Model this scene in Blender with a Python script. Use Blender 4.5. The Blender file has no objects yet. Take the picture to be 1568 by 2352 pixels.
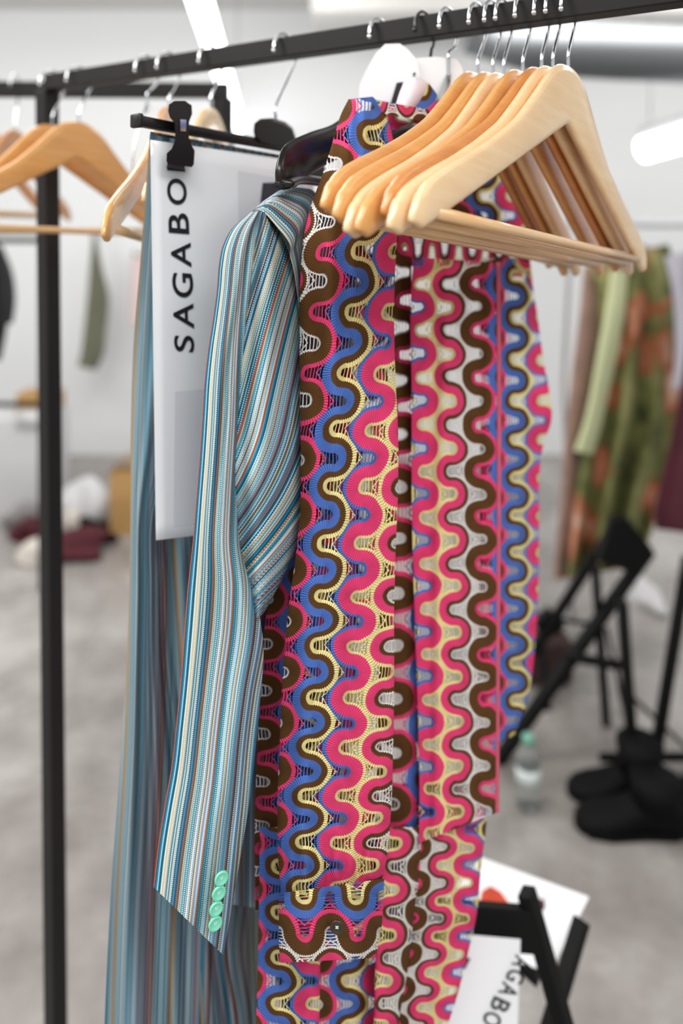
import bpy, bmesh, math, random
import numpy as np
from mathutils import Vector, Matrix

random.seed(7)
SC = bpy.context.scene
COL = SC.collection
PI = math.pi

# ------------------------------------------------------------------ camera
F = 1750.0            # focal length in pixels of a 1568 x 2352 frame
CX, CY = 784.0, 530.0 # principal point (the frame is shifted, the camera is level)
CH = 1.46             # camera height

cam_d = bpy.data.cameras.new('camera')
cam = bpy.data.objects.new('camera', cam_d)
COL.objects.link(cam)
cam.location = (0, 0, CH)
cam.rotation_euler = (PI / 2, 0, 0)
cam_d.sensor_fit = 'VERTICAL'
cam_d.sensor_height = 36.0
cam_d.sensor_width = 24.0
cam_d.lens = F / 2352.0 * 36.0
cam_d.shift_y = (CY - 1176.0) / 2352.0
cam_d.clip_start = 0.02
cam_d.dof.use_dof = True
cam_d.dof.focus_distance = 0.60
cam_d.dof.aperture_fstop = 2.3
SC.camera = cam


def P(px, py, d):
    """the point at depth d seen at photo pixel (px, py)"""
    return Vector(((px - CX) / F * d, d, CH - (py - CY) / F * d))


def on_floor(px, py, z=0.0):
    d = (CH - z) * F / (py - CY)
    return P(px, py, d)


# ------------------------------------------------------------------ node helper
class NT:
    def __init__(self, name):
        self.m = bpy.data.materials.new(name)
        self.m.use_nodes = True
        self.t = self.m.node_tree
        self.n = self.t.nodes
        self.l = self.t.links
        self.b = self.n['Principled BSDF']
        self.out = self.n['Material Output']

    def node(self, typ, **kw):
        nd = self.n.new(typ)
        for k, v in kw.items():
            setattr(nd, k, v)
        return nd

    def put(self, sock, v):
        if isinstance(v, E):
            self.l.new(v.s, sock)
        elif hasattr(v, 'is_output'):
            self.l.new(v, sock)
        else:
            sock.default_value = v

    def math(self, op, a, b=None, c=None):
        nd = self.node('ShaderNodeMath', operation=op)
        self.put(nd.inputs[0], a)
        if b is not None:
            self.put(nd.inputs[1], b)
        if c is not None:
            self.put(nd.inputs[2], c)
        return E(self, nd.outputs[0])

    def mix(self, fac, a, b):
        nd = self.node('ShaderNodeMix', data_type='RGBA')
        self.put(nd.inputs[0], fac)
        self.put(nd.inputs[6], a)
        self.put(nd.inputs[7], b)
        return nd.outputs[2]

    def ramp(self, fac, stops, interp='LINEAR'):
        nd = self.node('ShaderNodeValToRGB')
        cr = nd.color_ramp
        cr.interpolation = interp
        while len(cr.elements) < len(stops):
            cr.elements.new(1.0)
        for e, (p, c) in zip(cr.elements, sorted(stops, key=lambda q: q[0])):
            e.position = p
            e.color = c if len(c) == 4 else (*c, 1)
        self.put(nd.inputs[0], fac)
        return nd.outputs[0]

    def noise(self, scale, detail=3, vec=None, rough=0.5, out=0):
        nd = self.node('ShaderNodeTexNoise')
        nd.inputs['Scale'].default_value = scale
        nd.inputs['Detail'].default_value = detail
        nd.inputs['Roughness'].default_value = rough
        if vec is not None:
            self.l.new(vec, nd.inputs['Vector'])
        return E(self, nd.outputs[out])

    def coord(self, which='Object'):
        return self.node('ShaderNodeTexCoord').outputs[which]

    def mapping(self, vec, scale):
        nd = self.node('ShaderNodeMapping')
        nd.inputs['Scale'].default_value = scale
        self.l.new(vec, nd.inputs['Vector'])
        return nd.outputs[0]

    def bump(self, h, strength, dist):
        nd = self.node('ShaderNodeBump')
        nd.inputs['Strength'].default_value = strength
        nd.inputs['Distance'].default_value = dist
        self.put(nd.inputs['Height'], h)
        self.l.new(nd.outputs[0], self.b.inputs['Normal'])


class E:
    def __init__(self, t, s):
        self.t, self.s = t, s

    def __add__(self, o): return self.t.math('ADD', self, o)
    __radd__ = __add__
    def __sub__(self, o): return self.t.math('SUBTRACT', self, o)
    def __rsub__(self, o): return self.t.math('SUBTRACT', o, self)
    def __mul__(self, o): return self.t.math('MULTIPLY', self, o)
    __rmul__ = __mul__
    def __truediv__(self, o): return self.t.math('DIVIDE', self, o)
    def __rtruediv__(self, o): return self.t.math('DIVIDE', o, self)
    def sin(self): return self.t.math('SINE', self)
    def cos(self): return self.t.math('COSINE', self)
    def sqrt(self): return self.t.math('SQRT', self)
    def floor(self): return self.t.math('FLOOR', self)
    def frac(self): return self.t.math('FRACT', self)
    def abs(self): return self.t.math('ABSOLUTE', self)
    def mod(self, k): return self.t.math('FLOORED_MODULO', self, k)
    def gt(self, o): return self.t.math('GREATER_THAN', self, o)
    def lt(self, o): return self.t.math('LESS_THAN', self, o)
    def min(self, o): return self.t.math('MINIMUM', self, o)
    def max(self, o): return self.t.math('MAXIMUM', self, o)


def lin(c):
    out = []
    for v in c[:3]:
        v = v / 255.0
        out.append(v / 12.92 if v <= 0.04045 else ((v + 0.055) / 1.055) ** 2.4)
    return (*out, 1.0)


def plain(name, rgb, rough=0.6, metal=0.0, coat=0.0, noise=None, spec=0.5, bump=None):
    t = NT(name)
    base = lin(rgb)
    if noise:
        f = t.noise(noise[0], 4, t.coord())
        c2 = lin([max(0, min(255, v * noise[1])) for v in rgb])
        t.put(t.b.inputs['Base Color'], t.mix(f, base, c2))
    else:
        t.b.inputs['Base Color'].default_value = base
    t.b.inputs['Roughness'].default_value = rough
    t.b.inputs['Metallic'].default_value = metal
    t.b.inputs['Coat Weight'].default_value = coat
    t.b.inputs['Specular IOR Level'].default_value = spec
    if bump:
        t.bump(t.noise(bump[0], 4, t.coord()), bump[1], bump[2])
    return t.m


# ------------------------------------------------------------------ materials
BLUE, BROWN, YELL, PINK, WHT = (82, 118, 198), (98, 66, 34), (244, 230, 156), (243, 70, 124), (240, 236, 232)
DPINK, ORNG = (212, 30, 92), (236, 120, 60)


def crochet(name, lam=0.0445, pitch=0.029, holes=True):
    """meandering knitted strands: each strand's middle line is a chain of half circles,
    the bands follow the true distance to it, netting fills the pockets between"""
    t = NT(name)
    sep = t.node('ShaderNodeSeparateXYZ')
    uvn = t.node('ShaderNodeUVMap')
    uvn.uv_map = 'UVMap'
    t.l.new(uvn.outputs[0], sep.inputs[0])
    u0, v0 = E(t, sep.outputs[0]), E(t, sep.outputs[1])
    nz = t.noise(20, 2, uvn.outputs[0])
    nz2 = t.noise(27, 2, t.mapping(uvn.outputs[0], (1, 1.3, 1)))
    u = u0 + (nz - 0.5) * 0.006
    v = v0 + (nz2 - 0.5) * 0.008
    R = lam / 4
    vn = v * (2 / lam) + 0.5
    flip = 1.0 - vn.floor().mod(2.0) * 2.0
    dv = ((vn.frac() - 0.5) * (lam / 2)).abs()
    dn = (lam / 2) - dv
    a = (u / pitch - 0.5).floor()

    def strand(cell):
        w = (u - (cell + 0.5) * pitch) * flip
        neg = w.lt(0.0)
        w2 = w * w
        r = (w2 + dv * dv).sqrt()
        rn = (w2 + dn * dn).sqrt()
        d = (neg * (R - r) + (1.0 - neg) * (rn - R)) * flip
        ang = neg * t.math('ARCTAN2', dv, w.abs()) + (1.0 - neg) * t.math('ARCTAN2', dn, w.abs())
        return d, ang
    da, aa = strand(a)
    db, ab = strand(a + 1.0)
    pick = db.abs().lt(da.abs())
    d1 = da + (db - da) * pick
    ang = aa + (ab - aa) * pick
    cell = a + pick
    rib = (ang * 52.0).cos()
    fuzz = t.noise(1100, 1, uvn.outputs[0]) - 0.5
    d = d1 + rib * 0.00035 + fuzz * 0.0009
    W = 0.0105
    q = (d / (2 * W) + 0.5).max(0.002).min(0.998)
    idx = cell.mod(4.0)
    pos = (idx + q) / 4.0

    def seg(i, bands):
        return [((i + (x / 1000.0 / (2 * W) + 0.5)) / 4.0 if x is not None else i / 4.0, lin(c)) for x, c in bands]
    stops = (seg(0, [(None, BLUE), (-0.7, BROWN), (4.0, YELL)]) +
             seg(1, [(None, BLUE), (-5.0, PINK), (4.6, YELL)]) +
             seg(2, [(None, YELL), (-4.8, PINK), (2.4, BROWN), (5.8, WHT)]) +
             seg(3, [(None, WHT), (-6.1, BROWN), (3.8, PINK)]))
    col = t.ramp(pos, stops, 'CONSTANT')
    var = t.noise(60, 3, uvn.outputs[0])
    shade = 0.93 + rib * 0.10 + (var - 0.5) * 0.2
    hsv = t.node('ShaderNodeHueSaturation')
    t.put(hsv.inputs['Value'], shade)
    t.l.new(col, hsv.inputs['Color'])
    t.l.new(hsv.outputs[0], t.b.inputs['Base Color'])
    t.b.inputs['Roughness'].default_value = 0.9
    t.b.inputs['Specular IOR Level'].default_value = 0.12
    # netting: rungs across the pockets, a thread along the middle of the gap
    lace = (d1.abs() + fuzz * 0.0006).gt(0.0073)
    rung = ((u + (nz2 - 0.5) * 0.006) / 0.0027).frac().gt(0.27)
    gap = (da.abs() - db.abs()).abs()
    mid = gap.gt(0.0008)
    hole = lace * rung * mid
    if holes:
        t.put(t.b.inputs['Alpha'], 1.0 - hole)
    h = rib * 0.6 + (d1 * (PI / 0.017)).cos() * 1.4 + fuzz * 0.6 - lace * 0.8
    t.bump(h, 0.7, 0.0007)
    return t.m


def stripes(name, period, seed, pal, hot, steps, pins=0.8, pin_w=0.0021):
    t = NT(name)
    rnd = random.Random(seed)
    sep = t.node('ShaderNodeSeparateXYZ')
    uvn = t.node('ShaderNodeUVMap')
    uvn.uv_map = 'UVMap'
    t.l.new(uvn.outputs[0], sep.inputs[0])
    u, v = E(t, sep.outputs[0]), E(t, sep.outputs[1])
    bag = [c for c, w in pal for _ in range(w)]

    def mk(off):
        xs = [0.0]
        for i in range(31):
            xs.append(xs[-1] + rnd.choice(steps))
        tot = xs[-1] + 1
        st = []
        last = None
        for i, x in enumerate(xs):
            c = hot.get(i + off) or rnd.choice(bag)
            while c == last:
                c = rnd.choice(bag)
            last = c
            st.append((x / tot, lin(c)))
        return st
    fr = (u / period).frac()
    r1 = t.ramp((fr * 2.0).min(0.999), mk(0), 'CONSTANT')
    r2 = t.ramp((fr * 2.0 - 1.0).max(0.0), mk(32), 'CONSTANT')
    base = t.mix(fr.gt(0.5), r1, r2)
    # stitched dotted lines between the stripes
    pin = u / pin_w
    dotc = t.ramp((pin.floor() * 0.377).frac(), [(0, lin((26, 120, 156))), (0.25, lin((234, 238, 238))), (0.5, lin((24, 74, 92))),
                                                 (0.68, lin((196, 92, 92))), (0.8, lin((236, 232, 206)))], 'CONSTANT')
    line = pin.frac().lt(0.36)
    dots = (v / 0.0017 + pin.floor() * 0.37).frac().lt(0.55)
    c = t.mix(line * dots * pins, base, dotc)
    weave = (v * (2 * PI / 0.0011)).sin()
    hsv = t.node('ShaderNodeHueSaturation')
    t.put(hsv.inputs['Value'], 0.96 + weave * 0.06)
    t.l.new(c, hsv.inputs['Color'])
    t.l.new(hsv.outputs[0], t.b.inputs['Base Color'])
    t.b.inputs['Roughness'].default_value = 0.85
    t.b.inputs['Specular IOR Level'].default_value = 0.15
    t.bump(weave * 0.5 + line, 0.25, 0.0003)
    return t.m


def wood(name, a, b, seed):
    t = NT(name)
    v = t.mapping(t.coord(), (3.0, 26.0, 34.0))
    n1 = t.noise(3.0, 5, v, 0.6)
    n2 = t.noise(14.0, 3, v)
    f = (n1 * 1.6 - 0.35 + (n2 - 0.5) * 0.5).max(0.0).min(1.0)
    t.put(t.b.inputs['Base Color'], t.mix(f, lin(a), lin(b)))
    t.b.inputs['Roughness'].default_value = 0.38
    t.b.inputs['Coat Weight'].default_value = 0.8
    t.b.inputs['Coat Roughness'].default_value = 0.1
    t.bump(n2, 0.05, 0.0005)
    return t.m


M = {}
M['crochet'] = crochet('crochet knit')
M['crochet_far'] = M['crochet']
PALJ = [((22, 128, 170), 6), ((84, 164, 196), 5), ((168, 206, 220), 5), ((192, 186, 168), 4), ((206, 216, 222), 4),
        ((128, 152, 166), 5), ((16, 92, 108), 3), ((132, 112, 80), 2), ((164, 146, 176), 1), ((90, 156, 160), 3)]
HOTJ = {3: (214, 84, 48), 4: (14, 84, 94), 10: (198, 190, 164), 11: (192, 186, 160), 21: (206, 76, 58), 22: (112, 88, 52), 35: (222, 88, 50), 36: (120, 96, 58),
        44: (216, 206, 178), 45: (196, 190, 164), 52: (204, 70, 48), 53: (16, 80, 88), 58: (120, 98, 66)}
PALT = [((92, 132, 148), 6), ((116, 148, 160), 6), ((58, 120, 144), 5), ((134, 150, 158), 5), ((38, 104, 130), 4), ((150, 146, 128), 2), ((110, 100, 92), 1), ((134, 122, 136), 2), ((150, 172, 178), 3)]
HOTT = {9: (170, 84, 64), 10: (44, 64, 66), 20: (88, 74, 66), 21: (150, 134, 100), 37: (176, 82, 60), 38: (30, 80, 90), 39: (160, 70, 62), 48: (92, 78, 66), 57: (156, 142, 108)}
M['stripe'] = stripes('striped suiting', 0.074, 11, PALJ, HOTJ, [0.6, 0.8, 1, 1, 1.3, 1.6], 0.9)
M['stripe_trouser'] = stripes('striped trouser suiting', 0.115, 23, PALT, HOTT, [0.6, 0.8, 1, 1.6, 2.6], 0.35)
M['steel'] = plain('black painted steel', (28, 27, 27), 0.5, spec=0.22, noise=(8, 1.3), bump=(300, 0.05, 0.0005))
M['chrome'] = plain('chrome wire', (225, 228, 232), 0.12, metal=1.0)
M['paper'] = plain('white paper', (236, 238, 241), 0.75)
M['card'] = plain('white card', (236, 236, 237), 0.6)
M['ink'] = plain('black ink', (16, 16, 18), 0.6)
M['print_grey'] = plain('pale grey print', (219, 221, 226), 0.7)
M['print_dark'] = plain('dark print', (34, 33, 40), 0.7, noise=(90, 2.0))
M['black_plastic'] = plain('black plastic', (16, 16, 17), 0.34)
M['gloss_plastic'] = plain('glossy black plastic', (10, 9, 9), 0.3, coat=0.15)
M['button'] = plain('mint green button', (120, 216, 184), 0.3, coat=0.4)
M['thread'] = plain('pale thread', (200, 228, 216), 0.9)
M['brown_button'] = plain('dark brown button', (52, 36, 24), 0.35)
M['lining'] = plain('pale lilac lining', (226, 214, 222), 0.8)
M['dark_lining'] = plain('dark teal lining', (22, 40, 48), 0.8)
t = NT('clear plastic')
t.b.inputs['Base Color'].default_value = (.93, .98, .96, 1)
t.b.inputs['Roughness'].default_value = .2
t.b.inputs['Transmission Weight'].default_value = 0.85
t.b.inputs['IOR'].default_value = 1.08
M['clear'] = t.m
WOODS = [wood('honey varnished beech', (226, 172, 104), (204, 142, 76), 1),
         wood('pale varnished beech', (238, 208, 164), (224, 182, 130), 2),  # pale tone also stands in for reflected light on the nearest hanger
         wood('amber varnished beech', (212, 148, 80), (186, 114, 54), 3)]
M['rod'] = wood('pale wooden rod', (234, 196, 146), (214, 164, 106), 4)


def floor_mat():
    t = NT('polished concrete')
    c = t.coord()
    n1 = t.noise(0.9, 5, c, 0.6)
    n2 = t.noise(7.0, 4, c, 0.6)
    f = (n1 * 0.7 + n2 * 0.3)
    t.put(t.b.inputs['Base Color'], t.ramp(f, [(0.34, lin((106, 100, 95))), (0.5, lin((148, 143, 139))), (0.66, lin((190, 187, 184)))]))
    r = t.ramp(t.noise(2.2, 4, c), [(0.3, (0.16, 0.16, 0.16, 1)), (0.7, (0.42, 0.42, 0.42, 1))])
    t.put(t.b.inputs['Roughness'], r)
    t.b.inputs['Specular IOR Level'].default_value = 0.6
    t.bump(n2, 0.06, 0.01)
    return t.m


M['floor'] = floor_mat()
M['wall'] = plain('white painted wall', (232, 234, 235), 0.85, noise=(1.2, 0.985), bump=(60, 0.04, 0.002))
M['ceil'] = plain('off-white painted ceiling', (214, 213, 210), 0.9, noise=(0.7, 0.93))
M['duct'] = plain('grey galvanised metal', (112, 116, 119), 0.6, noise=(3, 0.85))


def emit(name, rgb, s):
    t = NT(name)
    t.b.inputs['Base Color'].default_value = (0.9, 0.9, 0.9, 1)
    t.b.inputs['Emission Color'].default_value = lin(rgb)
    t.b.inputs['Emission Strength'].default_value = s
    return t.m


M['tube'] = emit('lit lamp tube', (246, 250, 255), 7.0)
M['housing'] = plain('white lamp housing', (235, 236, 238), 0.5)


# ------------------------------------------------------------------ objects
def tag(o, label=None, cat=None, group=None, kind=None):
    if label: o['label'] = label
    if cat: o['category'] = cat
    if group: o['group'] = group
    if kind: o['kind'] = kind
    return o


def thing(name, loc, label, cat, group=None):
    o = bpy.data.objects.new(name, None)
    o.empty_display_size = 0.05
    COL.objects.link(o)
    o.location = loc
    return tag(o, label, cat, group)


def link(name, me, mat, parent=None, smooth=True):
    if smooth:
        for p in me.polygons:
            p.use_smooth = True
    if mat is not None:
        me.materials.append(mat)
    o = bpy.data.objects.new(name, me)
    COL.objects.link(o)
    if parent is not None:
        o.parent = parent
        # vertices are given in world space: take the parents' locations off
        off = Vector((0, 0, 0))
        q = parent
        while q is not None:
            off += Vector(q.location)
            q = q.parent
        o.location = -off
    return o


def recentre(o):
    """move an object's origin into its own geometry (vertices were given in world space)"""
    me = o.data
    n = len(me.vertices)
    co = np.empty(n * 3)
    me.vertices.foreach_get('co', co)
    co = co.reshape(-1, 3)
    c = (co.min(0) + co.max(0)) / 2
    me.vertices.foreach_set('co', (co - c).ravel())
    o.location = Vector(o.location) + Vector(c)
    return o


def mesh(verts, faces, name='shape'):
    me = bpy.data.meshes.new(name)
    me.from_pydata([tuple(v) for v in verts], [], faces)
    me.update()
    return me


def bm_mesh(bm, name='shape'):
    me = bpy.data.meshes.new(name)
    bmesh.ops.recalc_face_normals(bm, faces=bm.faces)
    bm.to_mesh(me)
    bm.free()
    return me


def sweep(pts, r, n=10, cap=True, square=False, bm=None, ry=None):
    """a tube along pts; r a radius or one per point"""
    pts = [Vector(p) for p in pts]
    own = bm is None
    bm = bm or bmesh.new()
    m = len(pts)
    rr = r if isinstance(r, (list, tuple)) else [r] * m
    t0 = (pts[1] - pts[0]).normalized()
    up = Vector((0, 0, 1)) if abs(t0.z) < 0.9 else Vector((0, 1, 0))
    nrm = (up - t0 * up.dot(t0)).normalized()
    rings = []
    for i, p in enumerate(pts):
        if i == 0: tg = pts[1] - pts[0]
        elif i == m - 1: tg = pts[-1] - pts[-2]
        else: tg = (pts[i + 1] - p).normalized() + (p - pts[i - 1]).normalized()
        tg.normalize()
        nrm = (nrm - tg * nrm.dot(tg)).normalized()
        bi = tg.cross(nrm)
        ring = []
        for j in range(n):
            a = 2 * PI * (j + (0.5 if square else 0)) / n
            ca, sa = math.cos(a), math.sin(a)
            if square:
                ca, sa = ca * 1.41421, sa * 1.41421
            ring.append(bm.verts.new(p + nrm * ca * rr[i] + bi * sa * (ry or rr[i])))
        rings.append(ring)
    for a, b in zip(rings, rings[1:]):
        for j in range(n):
            bm.faces.new((a[j], a[(j + 1) % n], b[(j + 1) % n], b[j]))
    if cap:
        bm.faces.new(rings[0][::-1])
        bm.faces.new(rings[-1])
    return bm_mesh(bm) if own else bm


def spline(pts, n=8):
    """Catmull-Rom through pts"""
    pts = [np.array(p, float) for p in pts]
    q = [2 * pts[0] - pts[1]] + pts + [2 * pts[-1] - pts[-2]]
    out = []
    for i in range(1, len(q) - 2):
        p0, p1, p2, p3 = q[i - 1:i + 3]
        for j in range(n):
            t = j / n
            out.append(0.5 * ((2 * p1) + (-p0 + p2) * t + (2 * p0 - 5 * p1 + 4 * p2 - p3) * t * t + (-p0 + 3 * p1 - 3 * p2 + p3) * t ** 3))
    out.append(pts[-1])
    return out


def box_bm(bm, c, size, rot=None, bevel=0.0):
    r = bmesh.ops.create_cube(bm, size=1.0)
    vs = r['verts']
    for v in vs:
        v.co = Vector((v.co.x * size[0], v.co.y * size[1], v.co.z * size[2]))
    if bevel:
        es = list({e for v in vs for e in v.link_edges})
        b = bmesh.ops.bevel(bm, geom=es, offset=bevel, segments=3, affect='EDGES', profile=0.5)
        vs = list({v for f in b['faces'] for v in f.verts} | {v for v in vs if v.is_valid})
    mat = Matrix.Translation(Vector(c)) @ (rot.to_4x4() if rot is not None else Matrix.Identity(4))
    for v in vs:
        v.co = mat @ v.co
    return vs


def box(c, size, rot=None, bevel=0.0):
    bm = bmesh.new()
    box_bm(bm, c, size, rot, bevel)
    return bm_mesh(bm)


def prism(poly, d0, thick):
    """photo outline poly (px, py[, depth]) built as a plate of real thickness at depth d0"""
    bm = bmesh.new()
    f, b = [], []
    for q in poly:
        d = q[2] if len(q) > 2 else d0
        p = P(q[0], q[1], d)
        f.append(bm.verts.new(p))
        b.append(bm.verts.new(p + Vector((0, thick, 0))))
    n = len(poly)
    bm.faces.new(f)
    bm.faces.new(b[::-1])
    for i in range(n):
        bm.faces.new((f[i], b[i], b[(i + 1) % n], f[(i + 1) % n]))
    return bm_mesh(bm)


def curve_rows(rows, n):
    """rows: (xl, yl, xr, yr, zl, zr) -> n smooth rows"""
    a = np.array(rows, float)
    d = np.r_[0, np.cumsum(np.maximum(1.0, np.abs(np.diff((a[:, 1] + a[:, 3]) / 2))))]
    q = np.linspace(0, d[-1], n)
    out = np.empty((n, 6))
    h = np.diff(d)
    for c in range(6):
        y = a[:, c]
        dl = np.diff(y) / h
        mm = np.r_[dl[0], (dl[1:] * h[:-1] + dl[:-1] * h[1:]) / (h[1:] + h[:-1]) if len(dl) > 1 else [], dl[-1]]
        i = np.clip(np.searchsorted(d, q, 'right') - 1, 0, len(h) - 1)
        t = (q - d[i]) / h[i]
        out[:, c] = ((2 * t ** 3 - 3 * t ** 2 + 1) * y[i] + (t ** 3 - 2 * t ** 2 + t) * h[i] * mm[i] +
                     (-2 * t ** 3 + 3 * t ** 2) * y[i + 1] + (t ** 3 - t ** 2) * h[i] * mm[i + 1])
    return out


def cloth(rows, uv, nr=120, nc=40, bulge=0.03, back=0.03, fold=None, power=0.6):
    """a closed tube of cloth: front and back between the same two outlines.
    uv(px, py, depth, s) -> metres;  fold(s, j01) -> depth offset in metres"""
    R = curve_rows(rows, nr)
    s = np.linspace(0, 1, nc + 1)
    prof = np.sin(PI * s) ** power
    verts, uvs = [], []

    def layer(sign, amt):
        for j in range(nr):
            xl, yl, xr, yr, zl, zr = R[j]
            jj = j / (nr - 1)
            for i, si in enumerate(s):
                px, py = xl + (xr - xl) * si, yl + (yr - yl) * si
                z0 = zl + (zr - zl) * si
                z = z0 + sign * amt * prof[i]
                if fold is not None:
                    z += fold(si, jj) * (prof[i] if sign > 0 else min(1.0, prof[i] * 1.5))
                verts.append(P(px, py, z))
                uvs.append(uv(px, py, z0, si))
    layer(-1, bulge)
    faces = []
    w = nc + 1
    for j in range(nr - 1):
        for i in range(nc):
            faces.append((j * w + i, (j + 1) * w + i, (j + 1) * w + i + 1, j * w + i + 1))
    if back is not None:
        layer(1, back)
        o = nr * w
        for j in range(nr - 1):
            for i in range(nc):
                faces.append((o + j * w + i, o + j * w + i + 1, o + (j + 1) * w + i + 1, o + (j + 1) * w + i))
    me = mesh(verts, faces)
    ul = me.uv_layers.new(name='UVMap')
    idx = np.empty(len(me.loops), int)
    me.loops.foreach_get('vertex_index', idx)
    ul.data.foreach_set('uv', np.array(uvs)[idx].ravel())
    return me


def interp(x, xs, ys):
    return float(np.interp(x, xs, ys))


def smooth(x, xs, ys):
    """smooth curve through the points (xs, ys)"""
    xs = np.asarray(xs, float); ys = np.asarray(ys, float)
    x = min(max(x, xs[0]), xs[-1])
    h = np.diff(xs); dl = np.diff(ys) / h
    m = np.r_[dl[0], (dl[1:] * h[:-1] + dl[:-1] * h[1:]) / (h[1:] + h[:-1]), dl[-1]]
    i = min(max(int(np.searchsorted(xs, x, 'right')) - 1, 0), len(h) - 1)
    t = (x - xs[i]) / h[i]
    return float((2 * t ** 3 - 3 * t ** 2 + 1) * ys[i] + (t ** 3 - 2 * t ** 2 + t) * h[i] * m[i] +
                 (-2 * t ** 3 + 3 * t ** 2) * ys[i + 1] + (t ** 3 - t ** 2) * h[i] * m[i + 1])


def ext(y, ys):
    """loop number of height y, counted along the measured loop heights ys"""
    ys = np.asarray(ys, float)
    if y < ys[0]: return (y - ys[0]) / (ys[1] - ys[0])
    if y > ys[-1]: return len(ys) - 1 + (y - ys[-1]) / (ys[-1] - ys[-2])
    return float(np.interp(y, ys, np.arange(len(ys))))


# ------------------------------------------------------------------ the room
def quad_plate(name, corners, mat, kind='structure', normal_out=0.06):
    a, b, c, d = [Vector(q) for q in corners]
    n = (b - a).cross(d - a).normalized() * normal_out
    vs = [a, b, c, d, a - n, b - n, c - n, d - n]
    fs = [(0, 1, 2, 3), (7, 6, 5, 4), (0, 4, 5, 1), (1, 5, 6, 2), (2, 6, 7, 3), (3, 7, 4, 0)]
    o = link(name, mesh(vs, fs), mat, smooth=False)
    tag(o, kind=kind)
    return o


WY = 4.96
quad_plate('floor', [(-4.2, -3.0, 0), (4.2, -3.0, 0), (4.2, WY, 0), (-4.2, WY, 0)], M['floor'])
quad_plate('wall_back', [(-4.2, WY, 0), (4.2, WY, 0), (4.2, WY, 2.9), (-4.2, WY, 2.9)], M['wall'])
quad_plate('wall_left', [(-4.2, -3, 0), (-4.2, WY, 0), (-4.2, WY, 2.9), (-4.2, -3, 2.9)], M['wall'])
quad_plate('wall_right', [(4.2, WY, 0), (4.2, -3, 0), (4.2, -3, 2.9), (4.2, WY, 2.9)], M['wall'])
quad_plate('ceiling', [(-4.2, WY, 2.9), (4.2, WY, 2.9), (4.2, -3, 2.9), (-4.2, -3, 2.9)], M['ceil'])
# ceiling beam and duct at the right
o = link('trim_beam', box((2.0, 4.0, 2.72), (4.3, 0.45, 0.34), bevel=0.01), M['ceil'])
tag(o, kind='structure')


def lamp(a, b, r, label):
    a, b = Vector(a), Vector(b)
    t = thing('linear_lamp', a, label, 'lamp', 'linear lamps under the ceiling')
    d = (b - a).normalized()
    tube = link('lamp_tube', sweep([a, a + d * 0.01, b - d * 0.01, b], [r * 0.6, r, r, r * 0.6], 16), M['tube'], t)
    up = Vector((0, 0, r * 1.25))
    link('housing', sweep([a + up, b + up], r * 0.5, 4, square=True), M['housing'], t)
    for k in (0.08, 0.92):
        q = a.lerp(b, k) + up
        link('suspension_wire', sweep([q, Vector((q.x, q.y, 2.9))], 0.004, 6), M['chrome'], t)
    return t


lamp(P(452, -20, 2.25), P(549, 290, 4.85), 0.036, 'long white lit lamp behind the black rail, over the clip hanger')
lamp(P(1475, 344, 3.9), P(1720, 272, 3.4), 0.062, 'short white lit lamp at the right edge, beside the wooden hangers')

bm = bmesh.new()
sweep([P(1085, 60, 3.3), P(1250, 110, 3.3), P(1420, 120, 3.3), P(1750, 135, 3.3)], 0.12, 20, bm=bm)
dct = link('ventilation_duct', bm_mesh(bm), M['duct'])
tag(dct, 'grey ventilation duct under the ceiling, upper right behind the rail', 'duct')
# ------------------------------------------------------------------ the rack in front
TB = 0.022
R2 = Vector((0.828, -0.561, 0)).normalized()    # along the rail, towards the camera's right
E2 = Vector((0.561, 0.828, 0)).normalized()     # across the rail, away from the camera
A0 = Vector(((135 - CX) / F * 1.055, 1.055, 0)) + E2 * (TB / 2)


def rail_at(k):
    """middle of the rail, k metres from the far post"""
    p = A0 + R2 * k
    p.z = CH + 0.1983 + TB / 2 - 0.0196 * k
    return p


def k_at(px):
    """where the rail's middle line shows at photo column px"""
    r = (px - CX) / F
    return (r * A0.y - A0.x) / (R2.x - r * R2.y)


rack = thing('clothes_rack', (A0.x, A0.y, 0), 'black square tube clothes rack whose rail carries the colourful garments', 'rack', None)


def sq(a, b, w, bev=0.0015):
    a, b = Vector(a), Vector(b)
    d = b - a
    L = d.length
    x = d.normalized()
    y = Vector((0, 0, 1)).cross(x)
    if y.length < 0.3:
        y = Vector((R2.x, R2.y, 0))
        y = (y - x * y.dot(x))
    y.normalize()
    z = x.cross(y)
    rot = Matrix((x, y, z)).transposed()
    return box((a + b) / 2, (L, w, w), rot, bev)


link('rail', sq(rail_at(-0.034), rail_at(1.55), TB), M['steel'], rack, False)
top = P(108, 192, 1.074)
kp = k_at(108)
pt_top = rail_at(kp) - Vector((0, 0, TB / 2))
pt_bot = pt_top + Vector((0.0155, 0, 0))
pt_bot.z = 0.0
link('post', sq(pt_top, pt_bot, TB * 1.06), M['steel'], rack, False)
nb = rail_at(1.50)
link('post', sq(nb - Vector((0, 0, TB / 2)), (nb.x, nb.y, 0), TB), M['steel'], rack, False)
#link('base_bar', sq((pt_bot.x, pt_bot.y, 0.12), (nb.x, nb.y, 0.12), TB), M['steel'], rack, False)
for q in (pt_bot, nb):
    link('foot_bar', sq((q.x - E2.x * 0.22, q.y - E2.y * 0.22, 0.012), (q.x + E2.x * 0.22, q.y + E2.y * 0.22, 0.012), TB), M['steel'], rack, False)

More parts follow.
